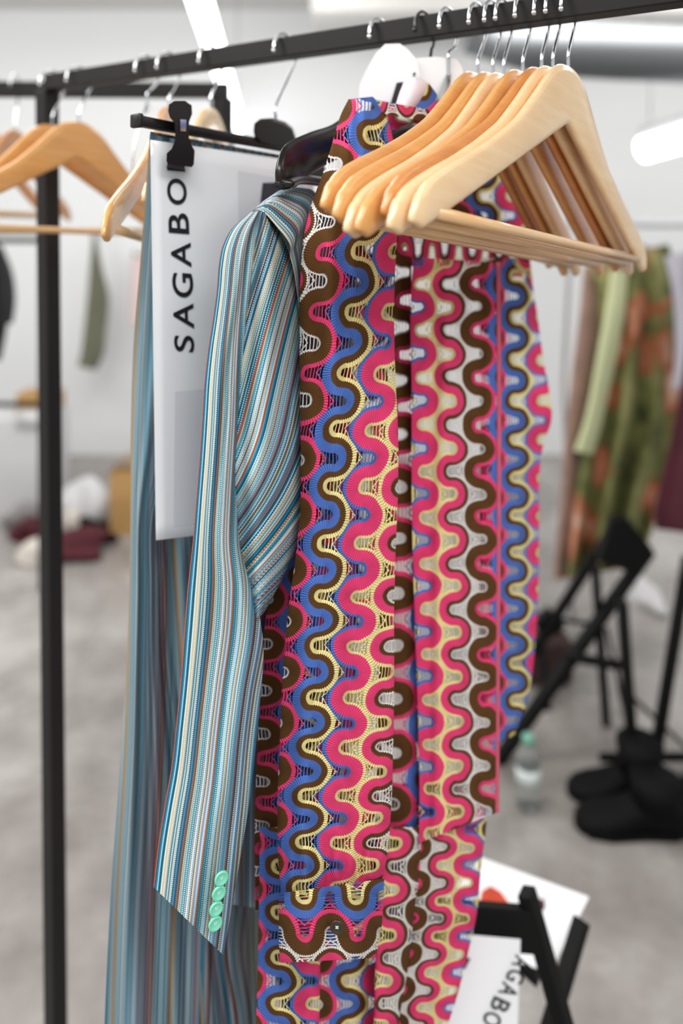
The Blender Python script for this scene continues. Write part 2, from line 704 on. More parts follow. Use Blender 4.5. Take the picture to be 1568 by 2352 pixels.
# second rack behind, its rail across the picture at the left
rk = thing('clothes_rack', (P(510, 0, 1.36).x, 1.36, 0), 'black square tube clothes rack behind the wooden hangers at the left', 'rack')
a, b = P(-420, 203, 1.36), P(525, 209, 1.36)
link('rail', sq(a, b, 0.026), M['steel'], rk, False)
q = P(511, 209, 1.36)
link('post', sq((q.x, q.y, q.z - 0.013), (q.x, q.y, 0), 0.028), M['steel'], rk, False)
q2 = P(-380, 205, 1.36)
link('post', sq((q2.x, q2.y, q2.z - 0.013), (q2.x, q2.y, 0), 0.028), M['steel'], rk, False)
for z in (0.012,):
    for qq in (q, q2):
        link('foot_bar', sq((qq.x, qq.y - 0.2, z), (qq.x, qq.y + 0.2, z), 0.024), M['steel'], rk, False)

# ------------------------------------------------------------------ hangers
HK = 0.0200  # hook radius


def hook_pts(neck, k, lean=0.0):
    """wire from the neck up behind the rail, over it and down in front"""
    c = rail_at(k)
    top_z = c.z + TB / 2
    cen = Vector((c.x, c.y, top_z - 0.0147))
    pts = [neck - Vector((0, 0, 0.012)), neck, neck + Vector((0, 0, 0.012))]
    for a in range(-46, 196, 11):
        ra = math.radians(a)
        pts.append(cen + E2 * (math.cos(ra) * HK) + Vector((0, 0, math.sin(ra) * HK)))
    low = pts[:3]
    mid = (pts[2] * 0.35 + pts[3] * 0.65)
    return [Vector(p) for p in spline(low + [mid] + pts[3:], 3)]


def wire_hook(neck, k, mat, parent, r=0.0016, collar=True):
    pts = hook_pts(neck, k)
    bm = bmesh.new()
    sweep(pts, r, 8, bm=bm)
    m2 = bmesh.ops.create_uvsphere(bm, u_segments=10, v_segments=8, radius=r * 1.55)
    for v in m2['verts']:
        v.co += pts[-1]
    h = link('hook', bm_mesh(bm), mat, parent)
    return h


TOP = [(0, 0), (.015, -.001), (.03, -.007), (.043, -.017), (.07, -.043), (.0957, -.0655), (.129, -.086), (.16, -.1026),
       (.188, -.1157), (.209, -.1265), (.2225, -.1355), (.2295, -.145), (.234, -.156)]


def hanger_body_mesh():
    tx = [q[0] for q in TOP]
    tz = [q[1] for q in TOP]
    ws = np.r_[np.linspace(0, .05, 16), np.linspace(.055, .2, 26), np.linspace(.204, .2338, 14)]
    ws = np.r_[-ws[::-1], ws[1:]]
    bm = bmesh.new()
    rings = []
    for w in ws:
        aw = abs(w)
        zt = interp(aw, tx, tz)
        # soften the polyline a little
        zt = (zt + interp(max(0, aw - .006), tx, tz) + interp(min(.234, aw + .006), tx, tz)) / 3 if .006 < aw < .226 else zt
        zb = -.050 - .509 * aw if aw < .222 else -.163 + (aw - .222) * .30
        if aw < 0.006:
            zb = -.0515 - .1 * aw
        zb = min(zb, zt - .003)
        th = .0048 - .0006 * aw / .234
        if aw > .22:
            th *= max(.35, 1 - ((aw - .22) / .0145) ** 2 * .65)
        ring = []
        n = 16
        for j in range(n):
            a = 2 * PI * j / n
            ca, sa = math.cos(a), math.sin(a)
            y = math.copysign(abs(ca) ** .55, ca) * th
            z = (zt + zb) / 2 + math.copysign(abs(sa) ** .75, sa) * (zt - zb) / 2
            ring.append(bm.verts.new((w, y, z)))
        rings.append(ring)
    for a, b in zip(rings, rings[1:]):
        for j in range(16):
            bm.faces.new((a[j], a[(j + 1) % 16], b[(j + 1) % 16], b[j]))
    bm.faces.new(rings[0][::-1])
    bm.faces.new(rings[-1])
    return bm_mesh(bm, 'hanger_body')


def rod_mesh():
    return sweep([(-.206, 0, -.1505), (-.1, 0, -.1505), (.1, 0, -.1505), (.206, 0, -.1505)], .0043, 14)


BODIES = []
for wm in WOODS:
    me = hanger_body_mesh()
    for p in me.polygons: p.use_smooth = True
    me.materials.append(wm)
    BODIES.append(me)
ROD = rod_mesh()
for p in ROD.polygons: p.use_smooth = True
ROD.materials.append(M['rod'])
TIP = Vector((-.229, 0, -.160))


def rot_of(psi, phi):
    return Matrix.Rotation(psi, 3, 'Z') @ Matrix.Rotation(-phi, 3, 'Y')


def solve(neck, tip, phi):
    """yaw and size that bring the near tip to its place in the photo"""
    def g(v):
        q = neck + rot_of(v[0], phi) @ (TIP * v[1])
        return np.array([CX + q.x / q.y * F - tip[0], CY - (q.z - CH) / q.y * F - tip[1]])
    v = np.array([math.radians(52), 1.0])
    for _ in range(40):
        e = g(v)
        J = np.array([(g(v + d) - e) / 1e-4 for d in (np.array([1e-4, 0]), np.array([0, 1e-4]))]).T
        v = v + np.clip(np.linalg.solve(J, -e), -.15, .15)
    return v


def wooden_hanger(px, py, wood_i, label, group, tip=None, psi=None, phi=0.0, size=1.0):
    k = k_at(px)
    c = rail_at(k)
    neck = Vector((c.x, c.y, CH + (CY - py) / F * c.y))
    if tip is not None:
        p_, size = solve(neck, tip, phi)
        psi = psi or p_
    t = thing('wooden_hanger', neck, label, 'hanger', group)
    for nm, me in (('shoulder_bar', BODIES[wood_i]), ('trouser_rod', ROD)):
        o = bpy.data.objects.new(nm, me)
        COL.objects.link(o)
        o.parent = t
        o.rotation_euler = rot_of(psi, phi).to_euler()
        o.scale = (size, 1, size)
    wire_hook(neck, k, M['chrome'], t)
    return psi, phi


G1 = 'empty wooden hangers bunched at the near end of the rail'
near_h = [
    (1305, 153, 1, (945, 513), 'wooden hanger nearest the camera, first of the bunch, wholly in view'),  # its bright reflection is put into the pale wood colour
    (1270, 157, 1, (917, 527), 'pale wooden hanger second of the bunch, just behind the nearest one'),
    (1244, 160, 2, (886, 495), 'darker amber wooden hanger third of the bunch, tip higher than its neighbours'),
    (1201, 165, 0, (854, 532), 'honey wooden hanger fourth of the bunch, thin tip showing beside a pale tip'),
    (1157, 172, 1, (816, 535), 'pale wooden hanger fifth of the bunch, broad whitish tip over the dress sleeve'),
    (1132, 171, 0, (780, 502), 'honey wooden hanger sixth of the bunch, tip on the dress sleeve'),
    (1097, 170, 0, (744, 480), 'honey wooden hanger last of the bunch, farthest tip against the dress shoulder'),
]
for px, py, wi, tip, lb in near_h:
    wooden_hanger(px, py, wi, lb, G1, tip, psi=math.radians({1305: 52.0, 1270: 52.6, 1244: 52.8, 1201: 54.0, 1157: 56.2, 1132: 56.5, 1097: 56.4}[px]), phi=-math.radians({1132: 7.0, 1097: 7.0, 1244: 6.6}.get(px, 5.8)))
G2 = 'empty wooden hangers at the far end of the rail'
wooden_hanger(181, 279, 0, 'honey wooden hanger right of the far black post, hung alone', G2, psi=math.radians(58), phi=-math.radians(2))
wooden_hanger(120, 286, 0, 'wooden hanger half hidden behind the far black post', G2, psi=math.radians(60), phi=0.0)
wooden_hanger(388, 247, 0, 'wooden hanger behind the black clip, its near arm tip left of the trousers', G2, tip=(240, 546), phi=-math.radians(5))
wooden_hanger(484, 246, 1, 'wooden hanger showing only its rounded top behind the clip hanger bar', G2, psi=math.radians(78), phi=0.0, size=.75)


def left_rack_hanger(px, py, d, psi, wi, label):
    neck = P(px, py, d)
    t = thing('wooden_hanger', neck, label, 'hanger', 'wooden hangers on the rack behind')
    for nm, me in (('shoulder_bar', BODIES[wi]), ('trouser_rod', ROD)):
        o = bpy.data.objects.new(nm, me)
        COL.objects.link(o)
        o.parent = t
        o.rotation_euler = rot_of(psi, 0).to_euler()
    zt = P(0, 203, 1.36).z
    cen = Vector((neck.x, 1.36, zt + 0.003))
    pts = [neck - Vector((0, 0, .012)), neck + Vector((0, 0, .01))]
    for a in range(-50, 200, 20):
        pts.append(cen + Vector((0, math.cos(math.radians(a)) * .021, math.sin(math.radians(a)) * .021)))
    link('hook', sweep(spline(pts, 3), .0016, 8), M['chrome'], t)


left_rack_hanger(-18, 300, 1.36, math.radians(86), 0, 'wooden hanger cut by the left edge, its arm steep, on the rack behind')
left_rack_hanger(35, 296, 1.36, math.radians(86), 2, 'wooden hanger between the left edge and the black post, on the rack behind')

# thin wire hanger behind the clip hanger
k = k_at(338)
c = rail_at(k)
nk = Vector((c.x, c.y, CH + (CY - 236) / F * c.y))
wh = thing('wire_hanger', nk, 'thin wire hanger hooked left of the black clip', 'hanger')
wire_hook(nk, k, M['chrome'], wh)
bm = bmesh.new()
sweep([nk, nk + E2 * .19 - Vector((0, 0, .12)), nk + E2 * .2 - Vector((0, 0, .135)), nk - E2 * .03 - Vector((0, 0, .135)), nk - E2 * .02 - Vector((0, 0, .05)), nk], .0011, 6, bm=bm)
link('wire_frame', bm_mesh(bm), M['chrome'], wh)

# ------------------------------------------------------------------ clip hanger with trousers and printed sheet
HKX = 660
kT = k_at(HKX)
cT = rail_at(kT)
HT = Vector((-.0588, .83, 0))


def tplane(px, py, off=0.0):
    """point of the clip hanger's plane at pixel (px, py), off metres towards the camera"""
    n = Vector((E2.y, -E2.x, 0))
    o = Vector((HT.x, HT.y, 0)) + n * off
    r = Vector(((px - CX) / F, 1, 0))
    d = n.dot(o) / n.dot(r)
    return P(px, py, d)


def tdepth(px, off=0.0):
    return tplane(px, 500, off).y


nk = tplane(633, 272)
ch = thing('clip_hanger', nk, 'black plastic clip hanger holding the striped trousers and printed sheet', 'hanger')
wire_hook(nk, k_at(655), M['chrome'], ch)
bl, br = tplane(312, 277), tplane(742, 356)
link('bar', sq(bl, br, 0.0095, 0.002), M['black_plastic'], ch)
link('end_cap', sq(bl - (br - bl).normalized() * .002, bl + (br - bl).normalized() * .004, 0.0125, 0.002), M['black_plastic'], ch)
# rounded centre block
ctr = tplane(631, 306)
poly = []
for q in [(582, 300), (584, 283), (597, 273), (625, 271), (655, 280), (672, 294), (680, 318), (679, 338), (640, 340), (600, 326), (586, 318)]:
    poly.append(q)
bm = bmesh.new()
fr = [bm.verts.new(tplane(x, y, .007)) for x, y in poly]
bk = [bm.verts.new(tplane(x, y, -.007)) for x, y in poly]
n = len(poly)
bm.faces.new(fr); bm.faces.new(bk[::-1])
for i in range(n): bm.faces.new((fr[i], bk[i], bk[(i + 1) % n], fr[(i + 1) % n]))
bmesh.ops.bevel(bm, geom=[e for e in bm.edges if len({v in fr for v in e.verts}) == 1], offset=.0025, segments=3, affect='EDGES')
link('centre_block', bm_mesh(bm), M['black_plastic'], ch, False)


def clip(pxs, off0, name='clip'):
    """pxs maps the clip's outline at (385..445, 232..385)"""
    dx, dy, sc = pxs

    def m(x, y): return (dx + (x - 412) * sc, dy + (y - 300) * sc)
    outline = [(388, 240), (400, 232), (425, 232), (440, 242), (441, 262), (434, 280), (434, 318), (440, 334), (447, 346), (445, 378), (440, 384),
               (386, 376), (382, 370), (383, 352), (394, 342), (402, 322), (402, 284), (390, 270), (386, 255)]
    bm = bmesh.new()
    for o0, o1 in ((off0 + .006, off0 + .012), (off0 - .012, off0 - .006)):
        f = [bm.verts.new(tplane(*m(x, y), o1)) for x, y in outline]
        b = [bm.verts.new(tplane(*m(x, y), o0)) for x, y in outline]
        n = len(f)
        bm.faces.new(f); bm.faces.new(b[::-1])
        for i in range(n): bm.faces.new((f[i], b[i], b[(i + 1) % n], f[(i + 1) % n]))
    cl = link(name, bm_mesh(bm), M['black_plastic'], ch, False)
    bm = bmesh.new()
    vs = [bm.verts.new(tplane(*m(x, y), o)) for o in (off0 + .0128, off0 + .006) for x, y in ((414, 274), (428, 275), (427, 302), (414, 301))]
    for a in ((0, 1, 2, 3), (7, 6, 5, 4), (0, 4, 5, 1), (1, 5, 6, 2), (2, 6, 7, 3), (3, 7, 4, 0)):
        bm.faces.new([vs[i] for i in a])
    s_ = link('spring', bm_mesh(bm), M['chrome'], cl, False)
    bm = bmesh.new()
    vs = [bm.verts.new(tplane(*m(x, y), o)) for o in (off0 + .0065, off0 + .003) for x, y in ((384, 372), (424, 380), (424, 391), (384, 384))]
    for a in ((0, 1, 2, 3), (7, 6, 5, 4), (0, 4, 5, 1), (1, 5, 6, 2), (2, 6, 7, 3), (3, 7, 4, 0)):
        bm.faces.new([vs[i] for i in a])
    link('grip_pad', bm_mesh(bm), plain('grey rubber', (92, 84, 84), .7), cl, False)


clip((412, 300, 1.0), .004)
clip((722, 352, .72), 0.0)

# the printed sheet hanging from the clips
SH = {'tl': (345, 321, .672), 'tr': (722, 398, .862), 'bl': (358, 1241, .690), 'br': (702, 1200, .760)}


def sheet_z(px, py):
    q = (py - 330) / 900.0
    xl = 345 + 13 * q
    xr = 722 - 20 * q
    s = (px - xl) / (xr - xl)
    zl = .672 + .018 * q
    zr = .862 - .062 * q
    # perspective-correct blend along the row
    return 1.0 / ((1 - s) / zl + s / zr) - 0.004 * math.sin(PI * max(0, min(1, s))) * q


bm = bmesh.new()
nx, ny = 14, 24
G = {}
for lay, dz in ((0, 0.0), (1, .0005)):
    for i in range(nx + 1):
        for j in range(ny + 1):
            s, q = i / nx, j / ny
            px = (345 * (1 - q) + 358 * q) * (1 - s) + (722 * (1 - q) + 702 * q) * s
            py = (321 * (1 - q) + 1241 * q) * (1 - s) + (376 * (1 - q) + 1200 * q) * s
            G[lay, i, j] = bm.verts.new(P(px, py, sheet_z(px, py) + dz))
for i in range(nx):
    for j in range(ny):
        bm.faces.new((G[0, i, j], G[0, i, j + 1], G[0, i + 1, j + 1], G[0, i + 1, j]))
        bm.faces.new((G[1, i, j], G[1, i + 1, j], G[1, i + 1, j + 1], G[1, i, j + 1]))
for j in range(ny):
    bm.faces.new((G[0, 0, j], G[1, 0, j], G[1, 0, j + 1], G[0, 0, j + 1]))
    bm.faces.new((G[0, nx, j], G[0, nx, j + 1], G[1, nx, j + 1], G[1, nx, j]))
for i in range(nx):
    bm.faces.new((G[0, i, 0], G[0, i + 1, 0], G[1, i + 1, 0], G[1, i, 0]))
    bm.faces.new((G[0, i, ny], G[1, i, ny], G[1, i + 1, ny], G[0, i + 1, ny]))
sheet = link('printed_sheet', bm_mesh(bm), M['paper'])
recentre(sheet)
tag(sheet, 'white printed sheet with large upright black lettering, clipped over the striped trousers', 'sheet')


def child_of(o, parent):
    o.parent = parent
    o.location = Vector(o.location) - Vector(parent.location)
    return o


def patch(pts, zfun, mat, name, parent, lift=.0006, n=10):
    """a thin printed area on the sheet: quad in photo pixels"""
    bm = bmesh.new()
    g = {}
    for i in range(n + 1):
        for j in range(n + 1):
            s, q = i / n, j / n
            (x0, y0), (x1, y1), (x2, y2), (x3, y3) = pts
            px = (x0 * (1 - s) + x1 * s) * (1 - q) + (x3 * (1 - s) + x2 * s) * q
            py = (y0 * (1 - s) + y1 * s) * (1 - q) + (y3 * (1 - s) + y2 * s) * q
            g[i, j] = bm.verts.new(P(px, py, zfun(px, py) - lift))
    for i in range(n):
        for j in range(n):
            bm.faces.new((g[i, j], g[i, j + 1], g[i + 1, j + 1], g[i + 1, j]))
    return child_of(link(name, bm_mesh(bm), mat), parent)


patch([(402, 900), (640, 880), (640, 1180), (398, 1210)], sheet_z, M['print_grey'], 'printed_picture', sheet)
patch([(546, 392), (700, 420), (690, 560), (548, 560)], sheet_z, M['print_grey'], 'printed_picture', sheet)
patch([(603, 420), (660, 418), (655, 560), (590, 530)], sheet_z, M['print_dark'], 'printed_figure', sheet, .0012)


def glyph(chr_):
    """mesh of one letter with its box scaled to 0..1"""
    cu = bpy.data.curves.new('lettering', 'FONT')
    cu.body = chr_
    cu.resolution_u = 8
    cu.offset = .012
    ob = bpy.data.objects.new('lettering', cu)
    COL.objects.link(ob)
    dg = bpy.context.evaluated_depsgraph_get()
    me = bpy.data.meshes.new_from_object(ob.evaluated_get(dg))
    bpy.data.objects.remove(ob)
    bpy.data.curves.remove(cu)
    co = np.array([v.co[:] for v in me.vertices])
    lo, hi = co.min(0), co.max(0)
    co = (co[:, :2] - lo[:2]) / np.maximum(1e-6, (hi - lo)[:2])
    fs = [tuple(p.vertices) for p in me.polygons]
    bpy.data.meshes.remove(me)
    return co, fs


LET = [('S', 400, 446, 808, 770), ('A', 398, 445, 753, 695), ('G', 396, 444, 683, 627), ('A', 393, 439, 612, 555), ('B', 387, 434, 536, 489),
       ('O', 384, 429, 470, 410), ('I', 383, 425, 393, 383)]
vs, fs = [], []
for chh, xl, xr, y0, y1 in LET:
    co, gf = glyph(chh)
    base = len(vs)
    for a, b in co:
        # reading direction runs upwards, tops of the letters to the left
        px = xr + (xl - xr) * b + (a - .5) * -2.0
        py = y0 + (y1 - y0) * a - (b - .5) * 4.0
        vs.append(P(px, py, sheet_z(px, py) - .0013))
    fs += [tuple(i + base for i in f) for f in gf]
child_of(link('lettering', mesh(vs, fs), M['ink'], smooth=False), sheet)

# striped trousers
tr = thing('striped_trousers', tplane(420, 318), 'blue striped trousers hung by the waist behind the printed sheet', 'trousers')


def uv_trouser(ref, sc=1.0):
    def f(px, py, z, s):
        return ((px - ref(py)) * z / F * sc, py * z / F)
    return f


legA = [(344, 308, 560, 350, .685, .80), (336, 420, 560, 430, .69, .80), (322, 600, 540, 600, .70, .79), (306, 800, 520, 800, .71, .78),
        (300, 1000, 470, 1000, .71, .77), (299, 1200, 385, 1200, .71, .755), (297, 1350, 388, 1350, .715, .75), (292, 1500, 396, 1500, .715, .75), (280, 1700, 425, 1700, .715, .755),
        (265, 1900, 455, 1900, .715, .76), (252, 2100, 478, 2100, .715, .76), (242, 2300, 492, 2300, .715, .76), (232, 2560, 505, 2560, .715, .76)]


def foldA(s, j):
    return .010 * math.sin(2 * PI * (s * 2.6 + .3 * math.sin(3 * j))) * (0.3 + .7 * j) + .003 * math.sin(2 * PI * (s * 6 + j))


refA = lambda y: smooth(y, [300, 600, 1000, 1300, 1700, 2100, 2560], [380, 356, 336, 330, 322, 300, 285])
link('leg', cloth(legA, uv_trouser(refA, .9), 150, 48, .016, .022, foldA), M['stripe_trouser'], tr)
legB = [(470, 340, 720, 395, .77, .88), (470, 600, 700, 600, .77, .87), (460, 800, 690, 800, .77, .86), (420, 1000, 680, 1000, .775, .86),
        (352, 1200, 660, 1200, .82, .87), (360, 1400, 640, 1400, .83, .87), (380, 1600, 620, 1600, .82, .86), (400, 1800, 610, 1800, .79, .84),
        (420, 2000, 600, 2000, .77, .82), (430, 2150, 606, 2150, .765, .81), (440, 2300, 612, 2300, .765, .81), (450, 2560, 620, 2560, .765, .81)]


def foldB(s, j):
    w = max(0.0, (j - .55) / .45)
    return .016 * w * math.sin(2 * PI * (s * 2.2 + .55 * math.sin(5.0 * j))) + .004 * math.sin(2 * PI * (s * 5 + 1.3 * j))


def uvB(px, py, z, s):
    wob = 26 * math.exp(-((py - 2180) / 130.0) ** 2) * math.sin(PI * s)
    ref = interp(py, [300, 1200, 1800, 2100, 2560], [470, 380, 420, 440, 452])
    return ((px - ref + wob) * z / F * .9 + .031, py * z / F)


link('leg', cloth(legB, uvB, 150, 48, .016, .02, foldB), M['stripe_trouser'], tr)
wb = [(345, 302, 740, 372, .682, .885), (344, 322, 738, 392, .682, .884)]
link('waistband', cloth(wb, uv_trouser(lambda y: 345), 8, 30, .004, .012), M['stripe_trouser'], tr)

# ------------------------------------------------------------------ striped jacket
kJ = k_at(872)
cJ = rail_at(kJ)
jk = thing('striped_jacket', (cJ.x - .05, cJ.y - .08, CH + .02), 'blue, white and orange striped jacket with mint sleeve buttons', 'jacket')
SL = [(575, 486), (536, 520), (512, 562), (502, 610), (498, 660), (489, 730), (478, 800), (469, 880), (464, 960), (458, 1050), (450, 1150),
      (442, 1250), (431, 1350), (423, 1450), (415, 1560), (405, 1660), (394, 1760), (378, 1850), (362, 1950), (352, 2037)]
R1x = lambda y: smooth(y, [484, 560, 700, 850, 1000, 1100, 1200, 1273, 1357, 1435, 1504, 1640, 1812, 2008, 2194],
                       [606, 598, 578, 562, 550, 545, 547, 555, 583, 601, 605, 594, 577, 545, 513])
rows1 = []
for i, (x, y) in enumerate(SL):
    f = i / (len(SL) - 1)
    yr = y + (2194 - 2037) * max(0.0, (f - .55) / .45) ** 1.5
    rows1.append((x, y, R1x(yr), yr, .635 - .005 * f, .615))


def uv_s1(px, py, z, s):
    # stripes fan between the outer outline and the crease line
    w = smooth(py, [480, 700, 1000, 1300, 1500, 2200], [.060, .052, .042, .050, .066, .062])
    return (s * w + .004, py * z / F)


def fold1(s, j):
    e = math.exp(-((j - .47) / .12) ** 2)
    return -.010 * e * math.sin(PI * s) + .0035 * math.sin(2 * PI * (s * 1.5 + j)) + .002 * math.sin(2 * PI * (3 * s + 2.2 * j))


sleeve = link('sleeve', cloth(rows1, uv_s1, 200, 44, .030, .034, fold1, .7), M['stripe'], jk)

# upper sleeve, bulging to the dress and tucked behind the elbow crease
rows2 = []
R2e = [(608, 484), (640, 528), (668, 598), (684, 690), (690, 780), (692, 880), (693, 1000), (693, 1100), (691, 1190), (672, 1275), (640, 1345), (604, 1412)]
L2y = [486, 545, 640, 740, 830, 920, 1010, 1100, 1180, 1270, 1350, 1425]
for (x, y), yl in zip(R2e, L2y):
    rows2.append((R1x(yl) - (0 if yl < 500 else 18), yl, x, y, .612 if yl < 1150 else .625, .640))


def uv_s2(px, py, z, s):
    y = py
    sl = .19 * (y - 480) + .00105 * max(0.0, y - 960) ** 2
    wave = 10 * math.sin((y - 480) / 150.0) * s
    return ((px - R1x(min(y, 1150)) + sl + wave) * z / F + .064, py * z / F)


def fold2(s, j):
    return -.008 * math.exp(-((s - .45 + .35 * (j - .5)) / .16) ** 2) * math.sin(PI * j) + .006 * math.exp(-((s - .18) / .10) ** 2) * math.sin(PI * j)


link('upper_sleeve', cloth(rows2, uv_s2, 120, 40, .030, .02, fold2, .75), M['stripe'], jk)

# shoulder, right of the sleeve seam
SE = [(578, 488), (604, 488), (640, 526), (668, 594), (684, 680), (690, 770)]
rows3 = [(578, 486, 604, 462, .612, .63), (600, 484, 648, 434, .606, .65), (640, 526, 700, 432, .606, .69), (667, 594, 712, 520, .612, .69), (683, 680, 712, 640, .62, .69), (690, 780, 708, 780, .628, .69)]


def uv_s3(px, py, z, s):
    return (s * .045 + .012, py * z / F)


link('shoulder', cloth(rows3, uv_s3, 60, 24, .010, .03, None, .8), M['stripe'], jk)
# body, deep behind the sleeves
rows4 = [(604, 500, 790, 440, .675, .80), (600, 700, 800, 650, .68, .80), (560, 1000, 800, 1000, .685, .79), (520, 1300, 790, 1300, .685, .78),
         (505, 1500, 770, 1500, .685, .77), (500, 1700, 740, 1700, .69, .76), (505, 1900, 720, 1900, .69, .76), (512, 2075, 700, 2100, .69, .76)]


def uv_s4(px, py, z, s):
    return (s * .16, py * z / F)


body = cloth(rows4, uv_s4, 120, 36, .012, .016, lambda s, j: .008 * math.sin(2 * PI * s * 3 + 2 * j))
link('body', body, M['stripe_trouser'], jk)


def button(px, py, d, r, mat, parent, tilt=0.0, name='button'):
    bm = bmesh.new()
    prof = [(0, .35), (.5, .35), (.62, .55), (.75, .95), (.88, 1.0), (1.0, .7), (1.0, .0), (0, 0)]
    n = 28
    rings = []
    for a, h in prof:
        if a == 0:
            rings.append([bm.verts.new((0, -h * r * .3, 0))])
        else:
            rings.append([bm.verts.new((math.cos(2 * PI * i / n) * a * r, -h * r * .3, math.sin(2 * PI * i / n) * a * r)) for i in range(n)])
    for a, b in zip(rings, rings[1:]):
        for i in range(n):
            if len(a) == 1: bm.faces.new((a[0], b[i], b[(i + 1) % n]))
            elif len(b) == 1: bm.faces.new((a[i], b[0], a[(i + 1) % n]))
            else: bm.faces.new((a[i], b[i], b[(i + 1) % n], a[(i + 1) % n]))
    m4 = Matrix.Translation(P(px, py, d)) @ Matrix.Rotation(tilt, 4, 'Z')
    for v in bm.verts: v.co = m4 @ v.co
    b = link(name, bm_mesh(bm), mat, parent)
    bm = bmesh.new()
    for dx, dz in ((-.18, -.18), (.18, -.18), (-.18, .18), (.18, .18)):
        sweep([m4 @ Vector((dx * r, -.38 * r * .3, dz * r)), m4 @ Vector((dx * r * .2, -.7 * r * .3, dz * r * .2))], r * .09, 6, bm=bm)
    link('thread', bm_mesh(bm), M['thread'], b)
    return b


for bx, by in ((508, 2016), (502, 2050), (496, 2086), (494, 2120)):
    button(bx, by, .588, .0056, M['button'], sleeve, math.radians(28))

# black plastic hanger of the jacket
nk = Vector((cJ.x, cJ.y, CH + .118))
jh = thing('plastic_hanger', nk, 'glossy black plastic hanger in the shoulder of the striped jacket', 'hanger')
wire_hook(nk, kJ, M['chrome'], jh)
bm = bmesh.new()
pts = [P(645, 424, .622), P(655, 398, .628), P(680, 370, .65), P(725, 345, .68), P(770, 325, .71), P(820, 290, .745)]
pts = [Vector(p) for p in spline(pts + [nk - Vector((0, 0, .01))], 6)]
m_ = len(pts)
rr = [.006 + .014 * min(1, i / (m_ * .25)) * (1 - .45 * i / m_) for i in range(m_)]
sweep(pts, rr, 16, bm=bm, ry=.0045)
link('arm', bm_mesh(bm), M['gloss_plastic'], jh)
bm = bmesh.new()
sweep([Vector(p) for p in spline([P(650, 424, .618), P(690, 412, .66), P(760, 418, .72), P(830, 400, .76)], 6)], .0045, 12, bm=bm, ry=.008)
link('rib', bm_mesh(bm), M['gloss_plastic'], jh)
bm = bmesh.new()
far = nk + E2 * .2 - Vector((0, 0, .1))
sweep([Vector(p) for p in spline([nk - Vector((0, 0, .01)), nk + E2 * .09 - Vector((0, 0, .035)), far], 6)], .010, 14, bm=bm, ry=.0045)
link('arm', bm_mesh(bm), M['gloss_plastic'], jh)

# ------------------------------------------------------------------ the crochet dress
PT = .029
kD = k_at(975)
cD = rail_at(kD)
dr = thing('crochet_dress', (cD.x, cD.y, CH - .2), 'multicoloured wavy crochet shirt dress with buttoned cuff, in the middle of the rail', 'dress')
loops = [310, 440, 577, 716, 857, 987, 1118, 1248, 1370, 1484, 1604, 1716, 1828, 1935, 2040]
c1 = lambda y: smooth(y, [220, 400, 500, 600, 700, 800, 900, 1000, 1200, 1400, 1600, 1800, 2000], [850, 850, 838, 822, 812, 800, 786, 772, 752, 738, 722, 706, 690])


def uv_sleeve(px, py, z, s):
    return ((px - c1(py)) * .625 / F + .5 * PT, ext(py, loops) * .0445)


slv = [(800, 228, 856, 222, .655, .68), (786, 255, 878, 246, .65, .68), (766, 318, 900, 310, .64, .68), (742, 396, 914, 396, .635, .675), (716, 466, 916, 474, .63, .67),
       (698, 540, 911, 556, .625, .665), (690, 625, 907, 625, .62, .66), (688, 740, 905, 740, .62, .655), (688, 870, 908, 870, .618, .65), (690, 1000, 914, 1000, .618, .65),
       (690, 1150, 913, 1150, .618, .65), (681, 1260, 908, 1270, .618, .65), (662, 1400, 905, 1400, .618, .65), (649, 1550, 905, 1550, .618, .65),
       (642, 1700, 903, 1700, .618, .65), (637, 1850, 898, 1855, .618, .65), (638, 1960, 890, 1955, .618, .65), (646, 2066, 874, 2038, .62, .65)]


def fold_sl(s, j):
    return (.006 * math.sin(2 * PI * (s * 1.25 + .35 * j + .1)) * (.3 + .7 * j) + .0022 * math.sin(2 * PI * (s * 3.3 - 1.2 * j)) +
            .003 * math.exp(-((j - .97) / .03) ** 2) * math.sin(2 * PI * s * 7))


sv = link('sleeve', cloth(slv, uv_sleeve, 260, 56, .030, .035, fold_sl, .7), M['crochet'], dr)


def uv_cuff(px, py, z, s):
    return ((2143 - py) * .6 / F + 3.5 * PT, (px - 700) / 118.0 * .0445)


cf = [(640, 2052, 882, 2018, .612, .645), (640, 2095, 880, 2075, .610, .643), (640, 2140, 876, 2130, .610, .643), (641, 2180, 868, 2172, .610, .643), (642, 2212, 862, 2200, .611, .643)]
cuff = link('cuff', cloth(cf, uv_cuff, 40, 56, .034, .038, lambda s, j: .003 * math.sin(2 * PI * (s * 2 + .2 * j)), .7), M['crochet'], sv)
button(774, 2128, .586, .0055, M['brown_button'], cuff, math.radians(-6))


def uv_body(px, py, z, s):
    bl = [1220 + 104 * i for i in range(9)] if px < 780 else [690 + 122 * i for i in range(12)]
    return ((px - (615 if px < 780 else 600) - (py - 1300) * -.02) / 79.0 * PT + 3.5 * PT - 4 * PT, ext(py, bl) * .0445)


bd = [(800, 520, 944, 560, .70, .755), (770, 700, 946, 700, .69, .755), (742, 900, 950, 900, .685, .755), (700, 1150, 955, 1150, .68, .755), (640, 1320, 958, 1320, .672, .755),
      (614, 1400, 959, 1400, .668, .755), (602, 1500, 960, 1500, .668, .755), (592, 1700, 961, 1700, .668, .755), (585, 1900, 966, 1880, .668, .755), (586, 2092, 962, 2010, .67, .755)]


def uv_bodyw(px, py, z, s):
    return uv_body(px, py, z, s)


link('back_panel', cloth(bd, uv_bodyw, 200, 60, .006, .05, lambda s, j: .007 * math.sin(2 * PI * (s * 2.5 + .3 * j))), M['crochet'], dr)

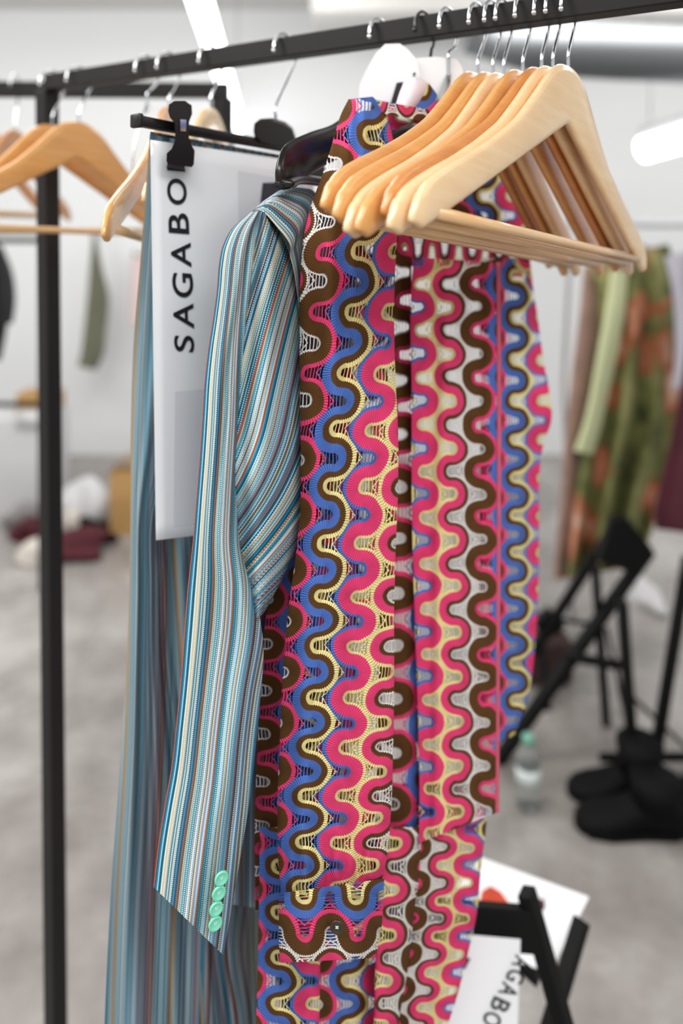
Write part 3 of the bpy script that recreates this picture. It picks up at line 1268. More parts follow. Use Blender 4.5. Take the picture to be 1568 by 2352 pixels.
fl = [759, 865, 976, 1083, 1187, 1294, 1399, 1503, 1606, 1709, 1812]
cF = lambda y: smooth(y, [600, 1300, 1850], [962, 977, 986])


def uv_front(px, py, z, s):
    return ((px - cF(py)) / 65.0 * PT + 1.5 * PT, ext(py, fl) * .0445)


fp = [(950, 590, 1142, 604, .735, .79), (945, 650, 1144, 650, .735, .79), (945, 900, 1147, 900, .735, .79), (946, 1200, 1147, 1200, .735, .79), (953, 1450, 1145, 1450, .735, .79),
      (961, 1700, 1144, 1700, .735, .79), (963, 1800, 1143, 1780, .735, .79), (962, 1936, 1142, 1866, .735, .79)]
link('front_panel', cloth(fp, uv_front, 220, 50, .012, .045, lambda s, j: .005 * math.sin(2 * PI * (s * 1.6 + .2 * j)) + .002 * math.sin(2 * PI * (4 * s + j)), .6), M['crochet'], dr)
ed = [(1139, 602, 1149, 602, .784, .788), (1141, 900, 1151, 900, .784, .788), (1141, 1200, 1150, 1200, .784, .788), (1139, 1500, 1148, 1500, .784, .788), (1137, 1868, 1146, 1866, .784, .788)]
link('front_edge', cloth(ed, lambda px, py, z, s: (s * .004 + 1.5 * PT, ext(py, fl) * .0445), 100, 4, .002, .002), plain('pink edging', (226, 96, 120), .8, noise=(70, .8)), dr)

yk = [(852, 228, 1000, 252, .70, .775), (848, 300, 1080, 320, .70, .82), (860, 420, 1182, 428, .71, .875), (875, 520, 1206, 520, .72, .885), (884, 575, 1216, 590, .735, .885), (886, 606, 1222, 640, .74, .885)]


def uv_yoke(px, py, z, s):
    if py > 535:
        return ((600 - py) * z / F * .8 + 2.2 * PT, (px - 960) / 62.0 * .0445)
    return ((px - 1110) * .8 / F + .5 * PT, (py - 450) * .85 / F)


link('yoke', cloth(yk, uv_yoke, 110, 60, .008, .07, lambda s, j: .004 * math.sin(2 * PI * s * 3), .7), M['crochet'], dr)

rl = [825 - 96, 825, 921, 1009, 1097, 1185, 1269, 1353, 1440, 1525, 1610]


def uv_right(px, py, z, s):
    return ((px - 1184) * .90 / F * .95 + .5 * PT, ext(py, rl) * .0445)


rs = [(1092, 596, 1214, 586, .83, .90), (1099, 660, 1224, 660, .83, .90), (1101, 740, 1236, 740, .83, .90), (1102, 820, 1248, 830, .83, .90), (1103, 900, 1262, 905, .83, .90), (1104, 960, 1266, 965, .83, .90),
      (1103, 1010, 1248, 1020, .83, .90), (1102, 1080, 1239, 1085, .83, .90), (1101, 1200, 1238, 1200, .83, .90), (1100, 1350, 1236, 1350, .83, .90), (1099, 1450, 1231, 1450, .83, .90),
      (1098, 1550, 1222, 1545, .83, .90), (1098, 1640, 1206, 1625, .83, .89), (1126, 1712, 1180, 1690, .83, .88)]
link('sleeve', cloth(rs, uv_right, 180, 36, .022, .05, lambda s, j: .003 * math.sin(2 * PI * (s * 2 + j)), .7), M['crochet_far'], dr)

# rolled collar edge, standing collar and its lining
bm = bmesh.new()
me = cloth([(862, 230, 1012, 256, .672, .712), (866, 258, 1010, 286, .672, .712)], lambda px, py, z, s: ((py - 240) * .8 / F + 2.6 * PT, (px - 900) / 66.0 * .0445), 14, 44, .014, .02)
link('collar_roll', me, M['crochet'], dr)
cw = [(942, 179, 966, 180, .716, .716), (930, 187, 984, 190, .714, .718), (922, 201, 986, 205, .712, .718), (915, 219, 974, 223, .710, .716), (908, 242, 956, 248, .706, .714)]
col1 = link('collar_lining', cloth(cw, lambda px, py, z, s: (s * .03, py * .001), 24, 18, .012, .004), M['lining'], dr)
cw2 = [(968, 181, 986, 193, .714, .716), (978, 200, 1000, 212, .714, .720), (968, 222, 1009, 227, .712, .722), (954, 244, 1018, 246, .710, .722), (950, 262, 1024, 264, .708, .722)]
link('collar', cloth(cw2, lambda px, py, z, s: ((258 - py) * .72 / F + 3.75 * PT, (px - 990) / 96.0 * .0445 + .01), 24, 18, .006, .004), M['crochet'], dr)

nk = Vector((cD.x, cD.y, CH + .105))
dh = thing('plastic_hanger', nk, 'black hanger hidden inside the crochet dress, only its hook showing at the collar', 'hanger')
wire_hook(nk, kD, M['gloss_plastic'], dh)
bm = bmesh.new()
sweep([Vector(p) for p in spline([nk - E2 * .13 - Vector((0, 0, .06)), nk - E2 * .06 - Vector((0, 0, .02)), nk - Vector((0, 0, .008)), nk + E2 * .06 - Vector((0, 0, .04)), nk + E2 * .15 - Vector((0, 0, .11))], 6)], .006, 12, bm=bm)
link('shoulder_bar', bm_mesh(bm), M['gloss_plastic'], dh)

# ------------------------------------------------------------------ crochet trousers below the dress
ct = thing('crochet_trousers', (cD.x + .02, cD.y + .02, CH - .62), 'multicoloured crochet trousers hanging below the hem of the crochet dress', 'trousers')
hl = [1990 + 105 * i for i in range(7)]


def uv_low(px, py, z, s):
    return ((px - 640) * .66 / F + .5 * PT, ext(py, hl) * .0445)


la = [(596, 1900, 735, 1900, .665, .70), (594, 2090, 736, 2090, .66, .70), (592, 2200, 735, 2200, .655, .69), (588, 2352, 733, 2352, .65, .69), (584, 2560, 732, 2560, .65, .69)]
link('leg', cloth(la, uv_low, 110, 30, .014, .03, lambda s, j: .004 * math.sin(2 * PI * s * 1.5)), M['crochet'], ct)
lb_ = [(728, 1900, 900, 1900, .69, .74), (728, 2100, 895, 2090, .69, .735), (730, 2200, 890, 2200, .69, .735), (732, 2352, 880, 2352, .69, .73), (734, 2560, 875, 2560, .69, .73)]


def uv_low2(px, py, z, s):
    return ((px - 800) * .7 / F + .5 * PT, (ext(py, hl) + .5) * .0445)


link('leg_fold', cloth(lb_, uv_low2, 110, 30, -.004, .03, lambda s, j: .008 * math.sin(2 * PI * (s * 1.2 + .1))), M['crochet'], ct)
lc = [(868, 1900, 968, 1900, .715, .745), (870, 2010, 962, 2010, .705, .74), (866, 2100, 950, 2100, .70, .735), (862, 2200, 940, 2200, .70, .735), (858, 2352, 915, 2352, .70, .73), (850, 2560, 900, 2560, .70, .73)]


def uv_low3(px, py, z, s):
    return ((px - interp(py, [1900, 2352], [912, 880])) / 72.0 * PT + 2.5 * PT, ext(py, hl) * .0445)


link('leg_fold', cloth(lc, uv_low3, 110, 20, .012, .03), M['crochet'], ct)
ld = [(955, 1850, 1120, 1840, .75, .80), (958, 1930, 1116, 1900, .75, .80), (955, 2000, 1106, 1980, .75, .80), (945, 2100, 1094, 2100, .75, .80), (938, 2200, 1072, 2200, .75, .80), (915, 2300, 1046, 2300, .75, .79),
      (905, 2380, 1020, 2380, .75, .79), (890, 2560, 985, 2560, .75, .79)]
ll = [1905 + 82 * i for i in range(8)]
cL = lambda y: smooth(y, [1850, 2100, 2352, 2560], [1020, 1008, 965, 940])


def uv_low4(px, py, z, s):
    return (-(px - cL(py)) / 60.0 * PT + 2.5 * PT, (ext(py, ll) + .5) * .0445)


link('leg', cloth(ld, uv_low4, 120, 36, .014, .04, lambda s, j: .004 * math.sin(2 * PI * (s * 1.7 + .2 * j))), M['crochet'], ct)
# the band that carries them inside the dress
wb2 = [(700, 1800, 1100, 1800, .705, .80), (690, 1915, 1115, 1915, .70, .80)]
link('waistband', cloth(wb2, uv_low, 10, 50, .0, .02), M['crochet'], ct)

# ------------------------------------------------------------------ white cards behind the collar
cd1 = [(822, 262), (825, 195), (838, 165), (862, 122), (884, 101), (918, 100), (936, 112), (958, 138), (963, 170), (963, 262)]
card = link('hang_card', prism(cd1, .731, .0010), M['card'], smooth=False)
recentre(card)
tag(card, 'white card with sloping top left of the dress collar, below the rail', 'card', 'white cards behind the dress collar')
m2 = link('printed_mark', prism([(911, 190), (926, 188), (910, 240), (896, 240)], .7295, .0008), M['ink'], smooth=False)
child_of(m2, card)
cd2 = [(946, 262), (948, 142), (958, 133), (1000, 130), (1048, 135), (1060, 152), (1072, 196), (1080, 262)]
card2 = link('hang_card', prism(cd2, .7345, .0010), M['card'], smooth=False)
recentre(card2)
tag(card2, 'white card with clipped corner right of the dress collar, behind the wooden hangers', 'card', 'white cards behind the dress collar')
m3 = link('slot', prism([(948, 168), (955, 166), (951, 177)], .7295, .0008), M['ink'], smooth=False)
child_of(m3, card)
# straight hook at the right of the cards
k = k_at(1030)
c = rail_at(k)
nk = Vector((c.x, c.y, CH + (CY - 200) / F * c.y))
sh = thing('plastic_hanger', nk, 'clear plastic hanger with a long chrome hook beside the white cards', 'hanger')
wire_hook(nk + Vector((0, 0, .02)), k, M['chrome'], sh)
bm = bmesh.new()
sweep([Vector(p) for p in spline([nk - E2 * .03 - Vector((0, 0, .03)), nk + Vector((0, 0, .012)), nk - E2 * .01 - Vector((0, 0, .02))], 6)], .0022, 10, bm=bm)
link('shoulder_bar', bm_mesh(bm), M['clear'], sh)

# ------------------------------------------------------------------ the chair and sheets at the bottom right
M['chair'] = plain('black painted wood', (9, 9, 9), .6, spec=.2, noise=(20, 1.4))


def bar(a, b, w, t=None):
    """flat rectangular bar between two points"""
    a, b = Vector(a), Vector(b)
    d = b - a
    x = d.normalized()
    y = Vector((0, 0, 1)).cross(x)
    if y.length < .2: y = Vector((0, 1, 0)).cross(x)
    y.normalize()
    z = x.cross(y)
    return box((a + b) / 2, (d.length, w, t or w), Matrix((x, y, z)).transposed(), .002)


cz = thing('folding_chair', on_floor(1290, 2900), 'black folding chair at the bottom right with two white sheets on it', 'chair')
a1, a2 = P(1208, 2046, .945), P(1312, 2420, .915)
dn = (a2 - a1).normalized()


def to_floor(a, b):
    t = (0.0 - a.z) / (b.z - a.z)
    return a.lerp(b, t)


f1 = to_floor(a1, a2)
off = Vector((-.33, .03, 0))
link('stile', bar(a1, f1, .022, .018), M['chair'], cz)
link('stile', bar(a1 + off, f1 + off, .022, .018), M['chair'], cz)
b1, b2 = P(1336, 2112, 1.06), P(1262, 2360, 1.0)
f2 = to_floor(b1, b2)
link('leg', bar(b1, f2, .020, .018), M['chair'], cz)
link('leg', bar(b1 + off, f2 + off, .020, .018), M['chair'], cz)
# backrest between the stiles
q0 = a1 + dn * .015
q1 = a1 + dn * .064
vs = [q0, q0 + off, q1 + off, q1]
nrm = off.cross(dn).normalized() * .012
vs = vs + [v + nrm for v in vs]
link('backrest', mesh(vs, [(0, 1, 2, 3), (7, 6, 5, 4), (0, 4, 5, 1), (1, 5, 6, 2), (2, 6, 7, 3), (3, 7, 4, 0)]), M['chair'], cz, False)
# seat
sc_ = P(1230, 2060, 1.145)
sv_ = [P(1140, 2010, 1.20), P(1290, 2080, 1.13), P(1232, 2200, 1.03), P(1110, 2120, 1.10)]
sv_ = [Vector((v.x, v.y, .452)) for v in sv_]
sv_ = sv_ + [v - Vector((0, 0, .016)) for v in sv_]
link('seat', mesh(sv_, [(0, 1, 2, 3), (7, 6, 5, 4), (0, 4, 5, 1), (1, 5, 6, 2), (2, 6, 7, 3), (3, 7, 4, 0)]), M['chair'], cz, False)
link('cross_bar', bar(f1.lerp(a1, .35), (f1 + off).lerp(a1 + off, .35), .014), M['chair'], cz)


def flat_sheet(c4, th, name, label, cat='sheet'):
    vs = [Vector(v) for v in c4]
    n = (vs[1] - vs[0]).cross(vs[3] - vs[0]).normalized() * th
    vs = vs + [v - n for v in vs]
    o = link(name, mesh(vs, [(0, 1, 2, 3), (7, 6, 5, 4), (0, 4, 5, 1), (1, 5, 6, 2), (2, 6, 7, 3), (3, 7, 4, 0)]), M['paper'], smooth=False)
    recentre(o)
    tag(o, label, cat)
    return o


p1, p2, p3 = P(1105, 1958, 1.222), P(1352, 2052, 1.150), P(1262, 2226, 1.032)
for p in (p1, p2, p3): p.z = .4545
p4 = p1 + p3 - p2 + Vector((-.02, 0, 0))
s1 = flat_sheet([p4, p3, p2, p1], .0008, 'printed_sheet', 'white printed sheet lying flat on the seat of the black folding chair')


def on_quad(c4, s, q, lift):
    a, b, c, d = [Vector(v) for v in c4]
    n = (b - a).cross(d - a).normalized()
    return a.lerp(b, s).lerp(d.lerp(c, s), q) + n * lift


def print_quad(c4, s0, s1_, q0_, q1_, mat, name, parent, lift=.0006):
    vs = [on_quad(c4, s, q, lift) for s, q in ((s0, q0_), (s1_, q0_), (s1_, q1_), (s0, q1_))]
    return child_of(link(name, mesh(vs, [(0, 1, 2, 3)]), mat, smooth=False), parent)


M['print_red'] = plain('orange red print', (226, 74, 34), .7, noise=(60, .6))
M['print_maroon'] = plain('maroon print', (70, 22, 32), .7)
C1 = [p4, p3, p2, p1]
PXS = [P(1112, 2060, 1), P(1168, 2070, 1)]


def seat_pt(px, py):
    d = (CH - .4552) * F / (py - CY)
    return P(px, py, d)


o = link('printed_picture', mesh([seat_pt(1106, 2046), seat_pt(1100, 2075), seat_pt(1170, 2075), seat_pt(1150, 2048), seat_pt(1126, 2034)], [(0, 1, 2, 3, 4)]), M['print_red'], smooth=False)
child_of(o, s1)
o = link('printed_figure', mesh([seat_pt(1232, 2062), seat_pt(1228, 2110), seat_pt(1252, 2085), seat_pt(1250, 2068)], [(0, 1, 2, 3)]), M['print_maroon'], smooth=False)
child_of(o, s1)
o = link('printed_picture', mesh([seat_pt(1240, 2040), seat_pt(1236, 2062), seat_pt(1254, 2068), seat_pt(1276, 2046)], [(0, 1, 2, 3)]), M['print_grey'], smooth=False)
child_of(o, s1)

# the lower sheet leans against the back of the chair
LS = [(1050, 2145, .905), (1195, 2158, .900), (1186, 2420, .865), (1000, 2420, .865)]


def lean_z(py):
    return .904 - .0385 * (py - 2150) / 270.0


lc4 = [P(1000, 2430, lean_z(2430)), P(1186, 2430, lean_z(2430)), P(1195, 2158, lean_z(2158)), P(1058, 2146, lean_z(2146))]
s2 = flat_sheet(lc4, .0008, 'printed_sheet', 'white printed sheet leaning on the back of the folding chair, lettering running down')
LET2 = [('A', 1204, 2212, 26), ('G', 1190, 2243, 28), ('A', 1174, 2275, 29), ('B', 1154, 2309, 29), ('O', 1136, 2342, 32), ('I', 1116, 2375, 26)]
vs, fs = [], []
ax = Vector((-.42, .9)).normalized()   # reading direction in photo pixels
up = Vector((.9, .42)).normalized()
for chh, x, y, sz in LET2:
    co, gf = glyph(chh)
    if chh == 'I': co[:, 0] = .5 + (co[:, 0] - .5) * .15
    base = len(vs)
    for a, b in co:
        px = x + (a - .5) * sz * ax.x + (b - .5) * 42 * up.x - 6
        py = y + (a - .5) * sz * ax.y + (b - .5) * 42 * up.y
        vs.append(P(px, py, lean_z(py) - .0016))
    fs += [tuple(i + base for i in f) for f in gf]
child_of(link('lettering', mesh(vs, fs), M['ink'], smooth=False), s2)
qv = [P(x, y, lean_z(y) - .0016) for x, y in ((1062, 2196), (1080, 2202), (1068, 2226), (1050, 2218))]
child_of(link('printed_mark', mesh(qv, [(0, 1, 2, 3)]), M['print_maroon'], smooth=False), s2)

# ------------------------------------------------------------------ background, right
M['floral'] = None


def floral():
    t = NT('olive and rose floral cloth')
    c = t.coord('Object')
    vo = t.node('ShaderNodeTexVoronoi')
    vo.inputs['Scale'].default_value = 7.0
    warp = t.node('ShaderNodeVectorMath', operation='ADD')
    nn = t.node('ShaderNodeTexNoise')
    nn.inputs['Scale'].default_value = 6.0
    sc_ = t.node('ShaderNodeVectorMath', operation='SCALE')
    sc_.inputs['Scale'].default_value = .12
    t.l.new(c, nn.inputs['Vector'])
    t.l.new(nn.outputs['Color'], sc_.inputs[0])
    t.l.new(t.mapping(c, (1, .6, .8)), warp.inputs[0])
    t.l.new(sc_.outputs[0], warp.inputs[1])
    t.l.new(warp.outputs[0], vo.inputs['Vector'])
    leaf = t.ramp(t.noise(9.0, 3, c), [(.35, lin((80, 86, 48))), (.5, lin((122, 126, 74))), (.68, lin((160, 158, 104)))])
    bloom = t.ramp(E(t, vo.outputs['Distance']), [(.10, lin((232, 204, 184))), (.26, lin((214, 150, 116))), (.42, lin((176, 104, 66)))])
    m = t.ramp(E(t, vo.outputs['Distance']) + (t.noise(14.0, 2, c) - .5) * .25, [(.40, (1, 1, 1, 1)), (.52, (0, 0, 0, 1))])
    pick = E(t, vo.outputs['Color'])
    sp = t.node('ShaderNodeSeparateColor')
    t.l.new(vo.outputs['Color'], sp.inputs[0])
    on = E(t, sp.outputs[0]).gt(.12)
    t.put(t.b.inputs['Base Color'], t.mix(on * E(t, m), leaf, bloom))
    t.b.inputs['Roughness'].default_value = .85
    return t.m


M['floral'] = floral()
M['lime'] = plain('pale lime satin', (204, 210, 164), .7)
M['rose'] = plain('dusty rose print cloth', (186, 150, 134), .85, noise=(12, .6))
M['maroon'] = plain('dark maroon cloth', (52, 14, 24), .85, noise=(14, 1.6))
M['lilac'] = plain('pale lilac cloth', (206, 204, 216), .85)
M['grey_metal'] = plain('grey metal', (196, 199, 202), .4)

r3 = thing('clothes_rack', (P(1500, 0, 2.59).x, 2.59, 0), 'pale metal clothes rack with the green floral dress, at the far right', 'rack')
ra, rb = P(1290, 512, 2.59), P(1980, 520, 2.59)
link('rail', sweep([ra, rb], .013, 12), M['grey_metal'], r3)
for q in (P(1968, 519, 2.59),):
    link('post', sweep([q, (q.x, q.y, 0)], .014, 12), M['grey_metal'], r3)
q = P(1308, 512, 2.59)
link('post', sweep([q, (q.x, q.y, 1.40), (q.x + .05, q.y + .25, .9), (q.x + .1, q.y + .3, 0)], .009, 12), M['grey_metal'], r3)

fd = thing('floral_dress', P(1420, 560, 2.54), 'long olive and rose floral dress with a pale lime sash, far right', 'dress')
rows = [(1352, 598, 1535, 560, 2.54, 2.60), (1346, 700, 1572, 690, 2.54, 2.60), (1328, 850, 1575, 850, 2.54, 2.62), (1310, 1000, 1560, 1000, 2.54, 2.62), (1298, 1100, 1530, 1100, 2.54, 2.62),
        (1290, 1200, 1500, 1210, 2.54, 2.62), (1278, 1330, 1470, 1300, 2.54, 2.62)]
fdm = cloth(rows, lambda px, py, z, s: (s, py * .001), 60, 50, .05, .09, lambda s, j: .045 * math.sin(2 * PI * (s * 3.5 + .2 * j)) * (.3 + j))
link('skirt', fdm, M['floral'], fd)
rows = [(1340, 610, 1362, 610, 2.54, 2.57), (1330, 720, 1378, 720, 2.51, 2.54), (1312, 860, 1372, 860, 2.51, 2.54), (1296, 1010, 1340, 1010, 2.51, 2.54), (1284, 1180, 1322, 1180, 2.51, 2.54), (1268, 1330, 1300, 1330, 2.51, 2.54)]
link('side_panel', cloth(rows, lambda px, py, z, s: (s, py * .001), 40, 16, .03, .02), M['rose'], fd)
rows = [(1402, 620, 1442, 620, 2.48, 2.50), (1388, 720, 1434, 720, 2.46, 2.48), (1370, 820, 1416, 820, 2.45, 2.47), (1352, 920, 1394, 920, 2.45, 2.47), (1336, 985, 1378, 990, 2.45, 2.47), (1318, 1035, 1362, 1045, 2.45, 2.47)]
link('sash', cloth(rows, lambda px, py, z, s: (s, py * .001), 40, 14, .02, .015), M['lime'], fd)
neckp = P(1426, 516, 2.59)
mh = thing('wire_hanger', neckp, 'thin wire hanger carrying the floral dress on the pale rack', 'hanger')
bm = bmesh.new()
sweep([Vector(p) for p in spline([neckp + Vector((0, -.02, -.005)), neckp + Vector((0, 0, .02)), neckp + Vector((0, .022, 0)), neckp + Vector((0, 0, -.04))], 5)], .003, 8, bm=bm)
sweep([neckp + Vector((-.1, 0, -.10)), neckp + Vector((0, 0, -.04)), neckp + Vector((.12, 0, -.09))], .004, 8, bm=bm)
link('wire_frame', bm_mesh(bm), M['chrome'], mh)

md = thing('maroon_dress', P(1560, 560, 2.0), 'dark maroon garment hanging at the right edge in front of the floral dress', 'dress')
rows = [(1590, 560, 1720, 560, 2.1, 2.1), (1575, 800, 1740, 800, 2.1, 2.1), (1560, 900, 1750, 900, 2.1, 2.1), (1540, 1010, 1760, 1010, 2.1, 2.1), (1518, 1100, 1760, 1110, 2.1, 2.1), (1502, 1190, 1770, 1220, 2.1, 2.1), (1506, 1215, 1770, 1250, 2.1, 2.1)]
link('skirt', cloth(rows, lambda px, py, z, s: (s, py * .001), 40, 30, .05, .06, lambda s, j: .02 * math.sin(2 * PI * s * 3)), M['maroon'], md)
ls = link('lilac_blouse', cloth([(1525, 590, 1640, 560, 2.44, 2.44), (1542, 660, 1650, 660, 2.44, 2.44), (1550, 800, 1660, 800, 2.44, 2.44), (1545, 890, 1660, 900, 2.44, 2.44)],
                                lambda px, py, z, s: (s, py * .001), 30, 24, .03, .05, lambda s, j: .015 * math.sin(2 * PI * s * 3)), M['lilac'])
recentre(ls)
tag(ls, 'pale lilac blouse at the right edge beside the floral dress', 'blouse')


# black folding chairs in the background: X-framed, thin legs
def far_chair(origin_px, depth, label, segs, panels, width):
    t = thing('folding_chair', on_floor(*origin_px), label, 'chair')
    for nm, a, b, w in segs:
        link(nm, bar(P(*a), P(*b), w), M['chair'], t)
    for nm, pl, d, th in panels:
        link(nm, prism(pl, d, th), M['chair'], t, False)
    return t


far_chair((1440, 1780), 2.05, 'black folding chair standing over the black boots', [
    ('leg', (1140, 1752, 2.09), (1492, 1262, 2.25), .030),
    ('leg', (1366, 1300, 2.2), (1392, 1664, 2.24), .022),
    ('leg', (1428, 1380, 2.05), (1456, 1790, 2.02), .026),
    ('leg', (1580, 1280, 2.05), (1500, 1762, 2.06), .026),
    ('stretcher', (1300, 1508, 2.15), (1450, 1532, 2.1), .022),
    ('stretcher', (1376, 1740, 2.06), (1600, 1738, 2.06), .018),
    ('brace', (1440, 1590, 2.1), (1600, 1740, 2.1), .010)],
    [('seat', [(1375, 1290), (1405, 1195), (1440, 1190), (1500, 1262), (1485, 1290), (1445, 1315)], 2.2, .03)], .3)
far_chair((1240, 1560), 2.7, 'black folding chair half hidden behind the dress sleeve and floral dress', [
    ('leg', (1222, 1500, 2.4), (1412, 1205, 2.34), .028),
    ('leg', (1240, 1440, 2.42), (1258, 1640, 2.32), .02),
    ('stretcher', (1282, 1422, 2.4), (1380, 1438, 2.4), .012),
    ('leg', (1392, 1440, 2.36), (1440, 1660, 2.28), .010)],
    [('seat', [(1228, 1440), (1262, 1400), (1300, 1440), (1260, 1470)], 2.4, .03)], .3)


# shoes and boots
def shoe(c, length, height, yaw, mat, name, label, group=None, shaft=0.0, heel=True):
    """a shoe lying on its sole at c, toe along yaw"""
    bm = bmesh.new()
    rings = []
    n = 14
    prof = [(0, .36, .62), (.06, .42, .9), (.2, .42, 1.0), (.34, .38, .98), (.46, .38, .78), (.6, .44, .6), (.75, .47, .5), (.88, .42, .42), (.97, .26, .3), (1.0, .08, .16)]
    for x, w, h in prof:
        ring = []
        for j in range(n):
            a = 2 * PI * j / n
            z = math.sin(a)
            y = math.cos(a) * w * length * .42
            zz = (z * .5 + .5) ** (.8) * h * height if z > -.4 else 0.0
            ring.append(bm.verts.new(((x - .5) * length, y, max(0.002, zz))))
        rings.append(ring)
    for a, b in zip(rings, rings[1:]):
        for j in range(n):
            bm.faces.new((a[j], a[(j + 1) % n], b[(j + 1) % n], b[j]))
    bm.faces.new(rings[0][::-1]); bm.faces.new(rings[-1])
    m4 = Matrix.Translation(Vector(c)) @ Matrix.Rotation(yaw, 4, 'Z')
    bmesh.ops.transform(bm, matrix=m4, verts=bm.verts)
    t = thing(name, c, label, 'shoe' if not shaft else 'boot', group)
    link('upper', bm_mesh(bm), mat, t)
    bm = bmesh.new()
    pts = [(-.5, 0), (-.4, .17), (-.1, .17), (.2, .20), (.4, .16), (.5, 0), (.4, -.16), (.2, -.20), (-.1, -.17), (-.4, -.17)]
    lo = [bm.verts.new(m4 @ Vector((x * length, y * length, 0.0))) for x, y in pts]
    hi = [bm.verts.new(m4 @ Vector((x * length, y * length, .018))) for x, y in pts]
    bm.faces.new(lo[::-1]); bm.faces.new(hi)
    for i in range(len(pts)): bm.faces.new((lo[i], lo[(i + 1) % len(pts)], hi[(i + 1) % len(pts)], hi[i]))
    link('sole', bm_mesh(bm), mat, t, False)
    if shaft:
        b0 = m4 @ Vector((-.26 * length, 0, height * .7))
        link('shaft', sweep([b0, b0 + Vector((0, 0, shaft * .5)), b0 + Vector((0, 0, shaft))], [.24 * length, .22 * length, .24 * length], 16), mat, t)
    return t


M['boot'] = plain('black leather', (7, 7, 8), .7, spec=.15)
c = on_floor(1442, 1900); shoe(c, .26, .10, math.radians(178), M['boot'], 'boot', 'black boot in front, nearest of the two under the folding chair', 'black boots under the chair', .05)
c = on_floor(1412, 1822); shoe(c, .25, .09, math.radians(182), M['boot'], 'boot', 'black boot behind the nearest one, pointing left under the folding chair', 'black boots under the chair', .07)
c = on_floor(1612, 1836); shoe(c, .24, .09, math.radians(200), M['boot'], 'boot', 'black boot at the right under the folding chair, beside the nearest one', 'black boots under the chair', .06)


def blob(c, size, seed, rough=.35, squash=True, sub=4):
    """crumpled heap of cloth"""
    rnd = random.Random(seed)
    bm = bmesh.new()
    bmesh.ops.create_icosphere(bm, subdivisions=sub, radius=1.0)
    ks = [(Vector((rnd.uniform(-1, 1), rnd.uniform(-1, 1), rnd.uniform(-1, 1))).normalized() * rnd.uniform(2, 6), rnd.uniform(0, 6.3)) for _ in range(9)]
    for v in bm.verts:
        d = sum(math.sin(v.co.dot(kv) + p) / (1 + .25 * kv.length) for kv, p in ks) * rough * .45
        v.co *= 1 + d
        v.co = Vector((v.co.x * size[0], v.co.y * size[1], v.co.z * size[2]))
    zm = min(v.co.z for v in bm.verts)
    for v in bm.verts:
        v.co.z = max(v.co.z, zm * .45)
    zm = min(v.co.z for v in bm.verts)
    for v in bm.verts:
        v.co += Vector((c[0], c[1], c[2] - zm + .001))
    return bm_mesh(bm)


def heap(px, py, size, mat, name, label, cat, seed, rough=.35, group=None, z=0.0):
    c = on_floor(px, py, z)
    c.y += size[1] * .6
    o = link(name, blob((c.x, c.y, z), size, seed, rough), mat)
    recentre(o)
    tag(o, label, cat, group)
    return o


M['brown_bag'] = plain('dark brown leather', (44, 28, 26), .5, noise=(9, 1.8))
bgc = on_floor(1282, 1628)
bg = thing('leather_bag', bgc, 'dark brown leather bag on the floor behind the clear bottle', 'bag')
link('body', box(bgc + Vector((0, .15, .076)), (.17, .10, .15), bevel=.03), M['brown_bag'], bg)
link('handle', sweep(spline([bgc + Vector((-.05, .15, .145)), bgc + Vector((-.04, .15, .21)), bgc + Vector((.04, .15, .21)), bgc + Vector((.05, .15, .145))], 6), .006, 8), M['brown_bag'], bg)

# clear bottle
M['cap'] = plain('pale green plastic', (120, 180, 160), .4)


def lathe(c, prof, n=24, bm=None):
    own = bm is None
    bm = bm or bmesh.new()
    rings = []
    for r, z in prof:
        rings.append([bm.verts.new((c[0] + math.cos(2 * PI * i / n) * r, c[1] + math.sin(2 * PI * i / n) * r, c[2] + z)) for i in range(n)])
    for a, b in zip(rings, rings[1:]):
        for i in range(n): bm.faces.new((a[i], a[(i + 1) % n], b[(i + 1) % n], b[i]))
    bm.faces.new(rings[0][::-1]); bm.faces.new(rings[-1])
    return bm_mesh(bm) if own else bm


bc = on_floor(1212, 1852)
bt = thing('water_bottle', bc, 'clear plastic water bottle standing on the concrete right of the dress', 'bottle')
link('body', lathe(bc, [(.026, .001), (.030, .006), (.030, .05), (.028, .055), (.030, .06), (.030, .12), (.024, .145), (.013, .16)]), M['clear'], bt)
link('cap', lathe(bc, [(.0145, .161), (.0145, .178), (.013, .18)]), M['cap'], bt)
link('label_band', lathe(bc, [(.0306, .066), (.0306, .105)]), plain('pale label', (214, 226, 224), .6), bt)

M['white_plastic'] = plain('white plastic', (208, 208, 210), .6)
heap(1500, 1400, (.05, .13, .045), M['white_plastic'], 'plastic_bag', 'crumpled white plastic bag on the floor below the floral dress', 'bag', 5)
fs_ = on_floor(1520, 1800)
o = link('paper_scrap', box((fs_.x, fs_.y + .02, .003), (.055, .11, .003), Matrix.Rotation(.5, 3, 'Z')), M['paper'], smooth=False)
recentre(o)
tag(o, 'small white paper scrap on the floor behind the black boots', 'paper')

# ------------------------------------------------------------------ background, left
M['black_cloth'] = plain('black wool', (26, 25, 26), .9, noise=(20, 1.4))
M['olive'] = plain('grey olive cloth', (128, 130, 110), .9, noise=(6, .8))
M['pinkc'] = plain('pale pink cloth', (228, 205, 204), .9)
M['tan'] = plain('kraft paper', (188, 148, 92), .8, noise=(6, .9))
M['wine'] = plain('wine red cloth', (92, 26, 38), .85, noise=(18, .6))
M['beige'] = plain('cream cloth', (226, 218, 208), .85, noise=(9, .9))

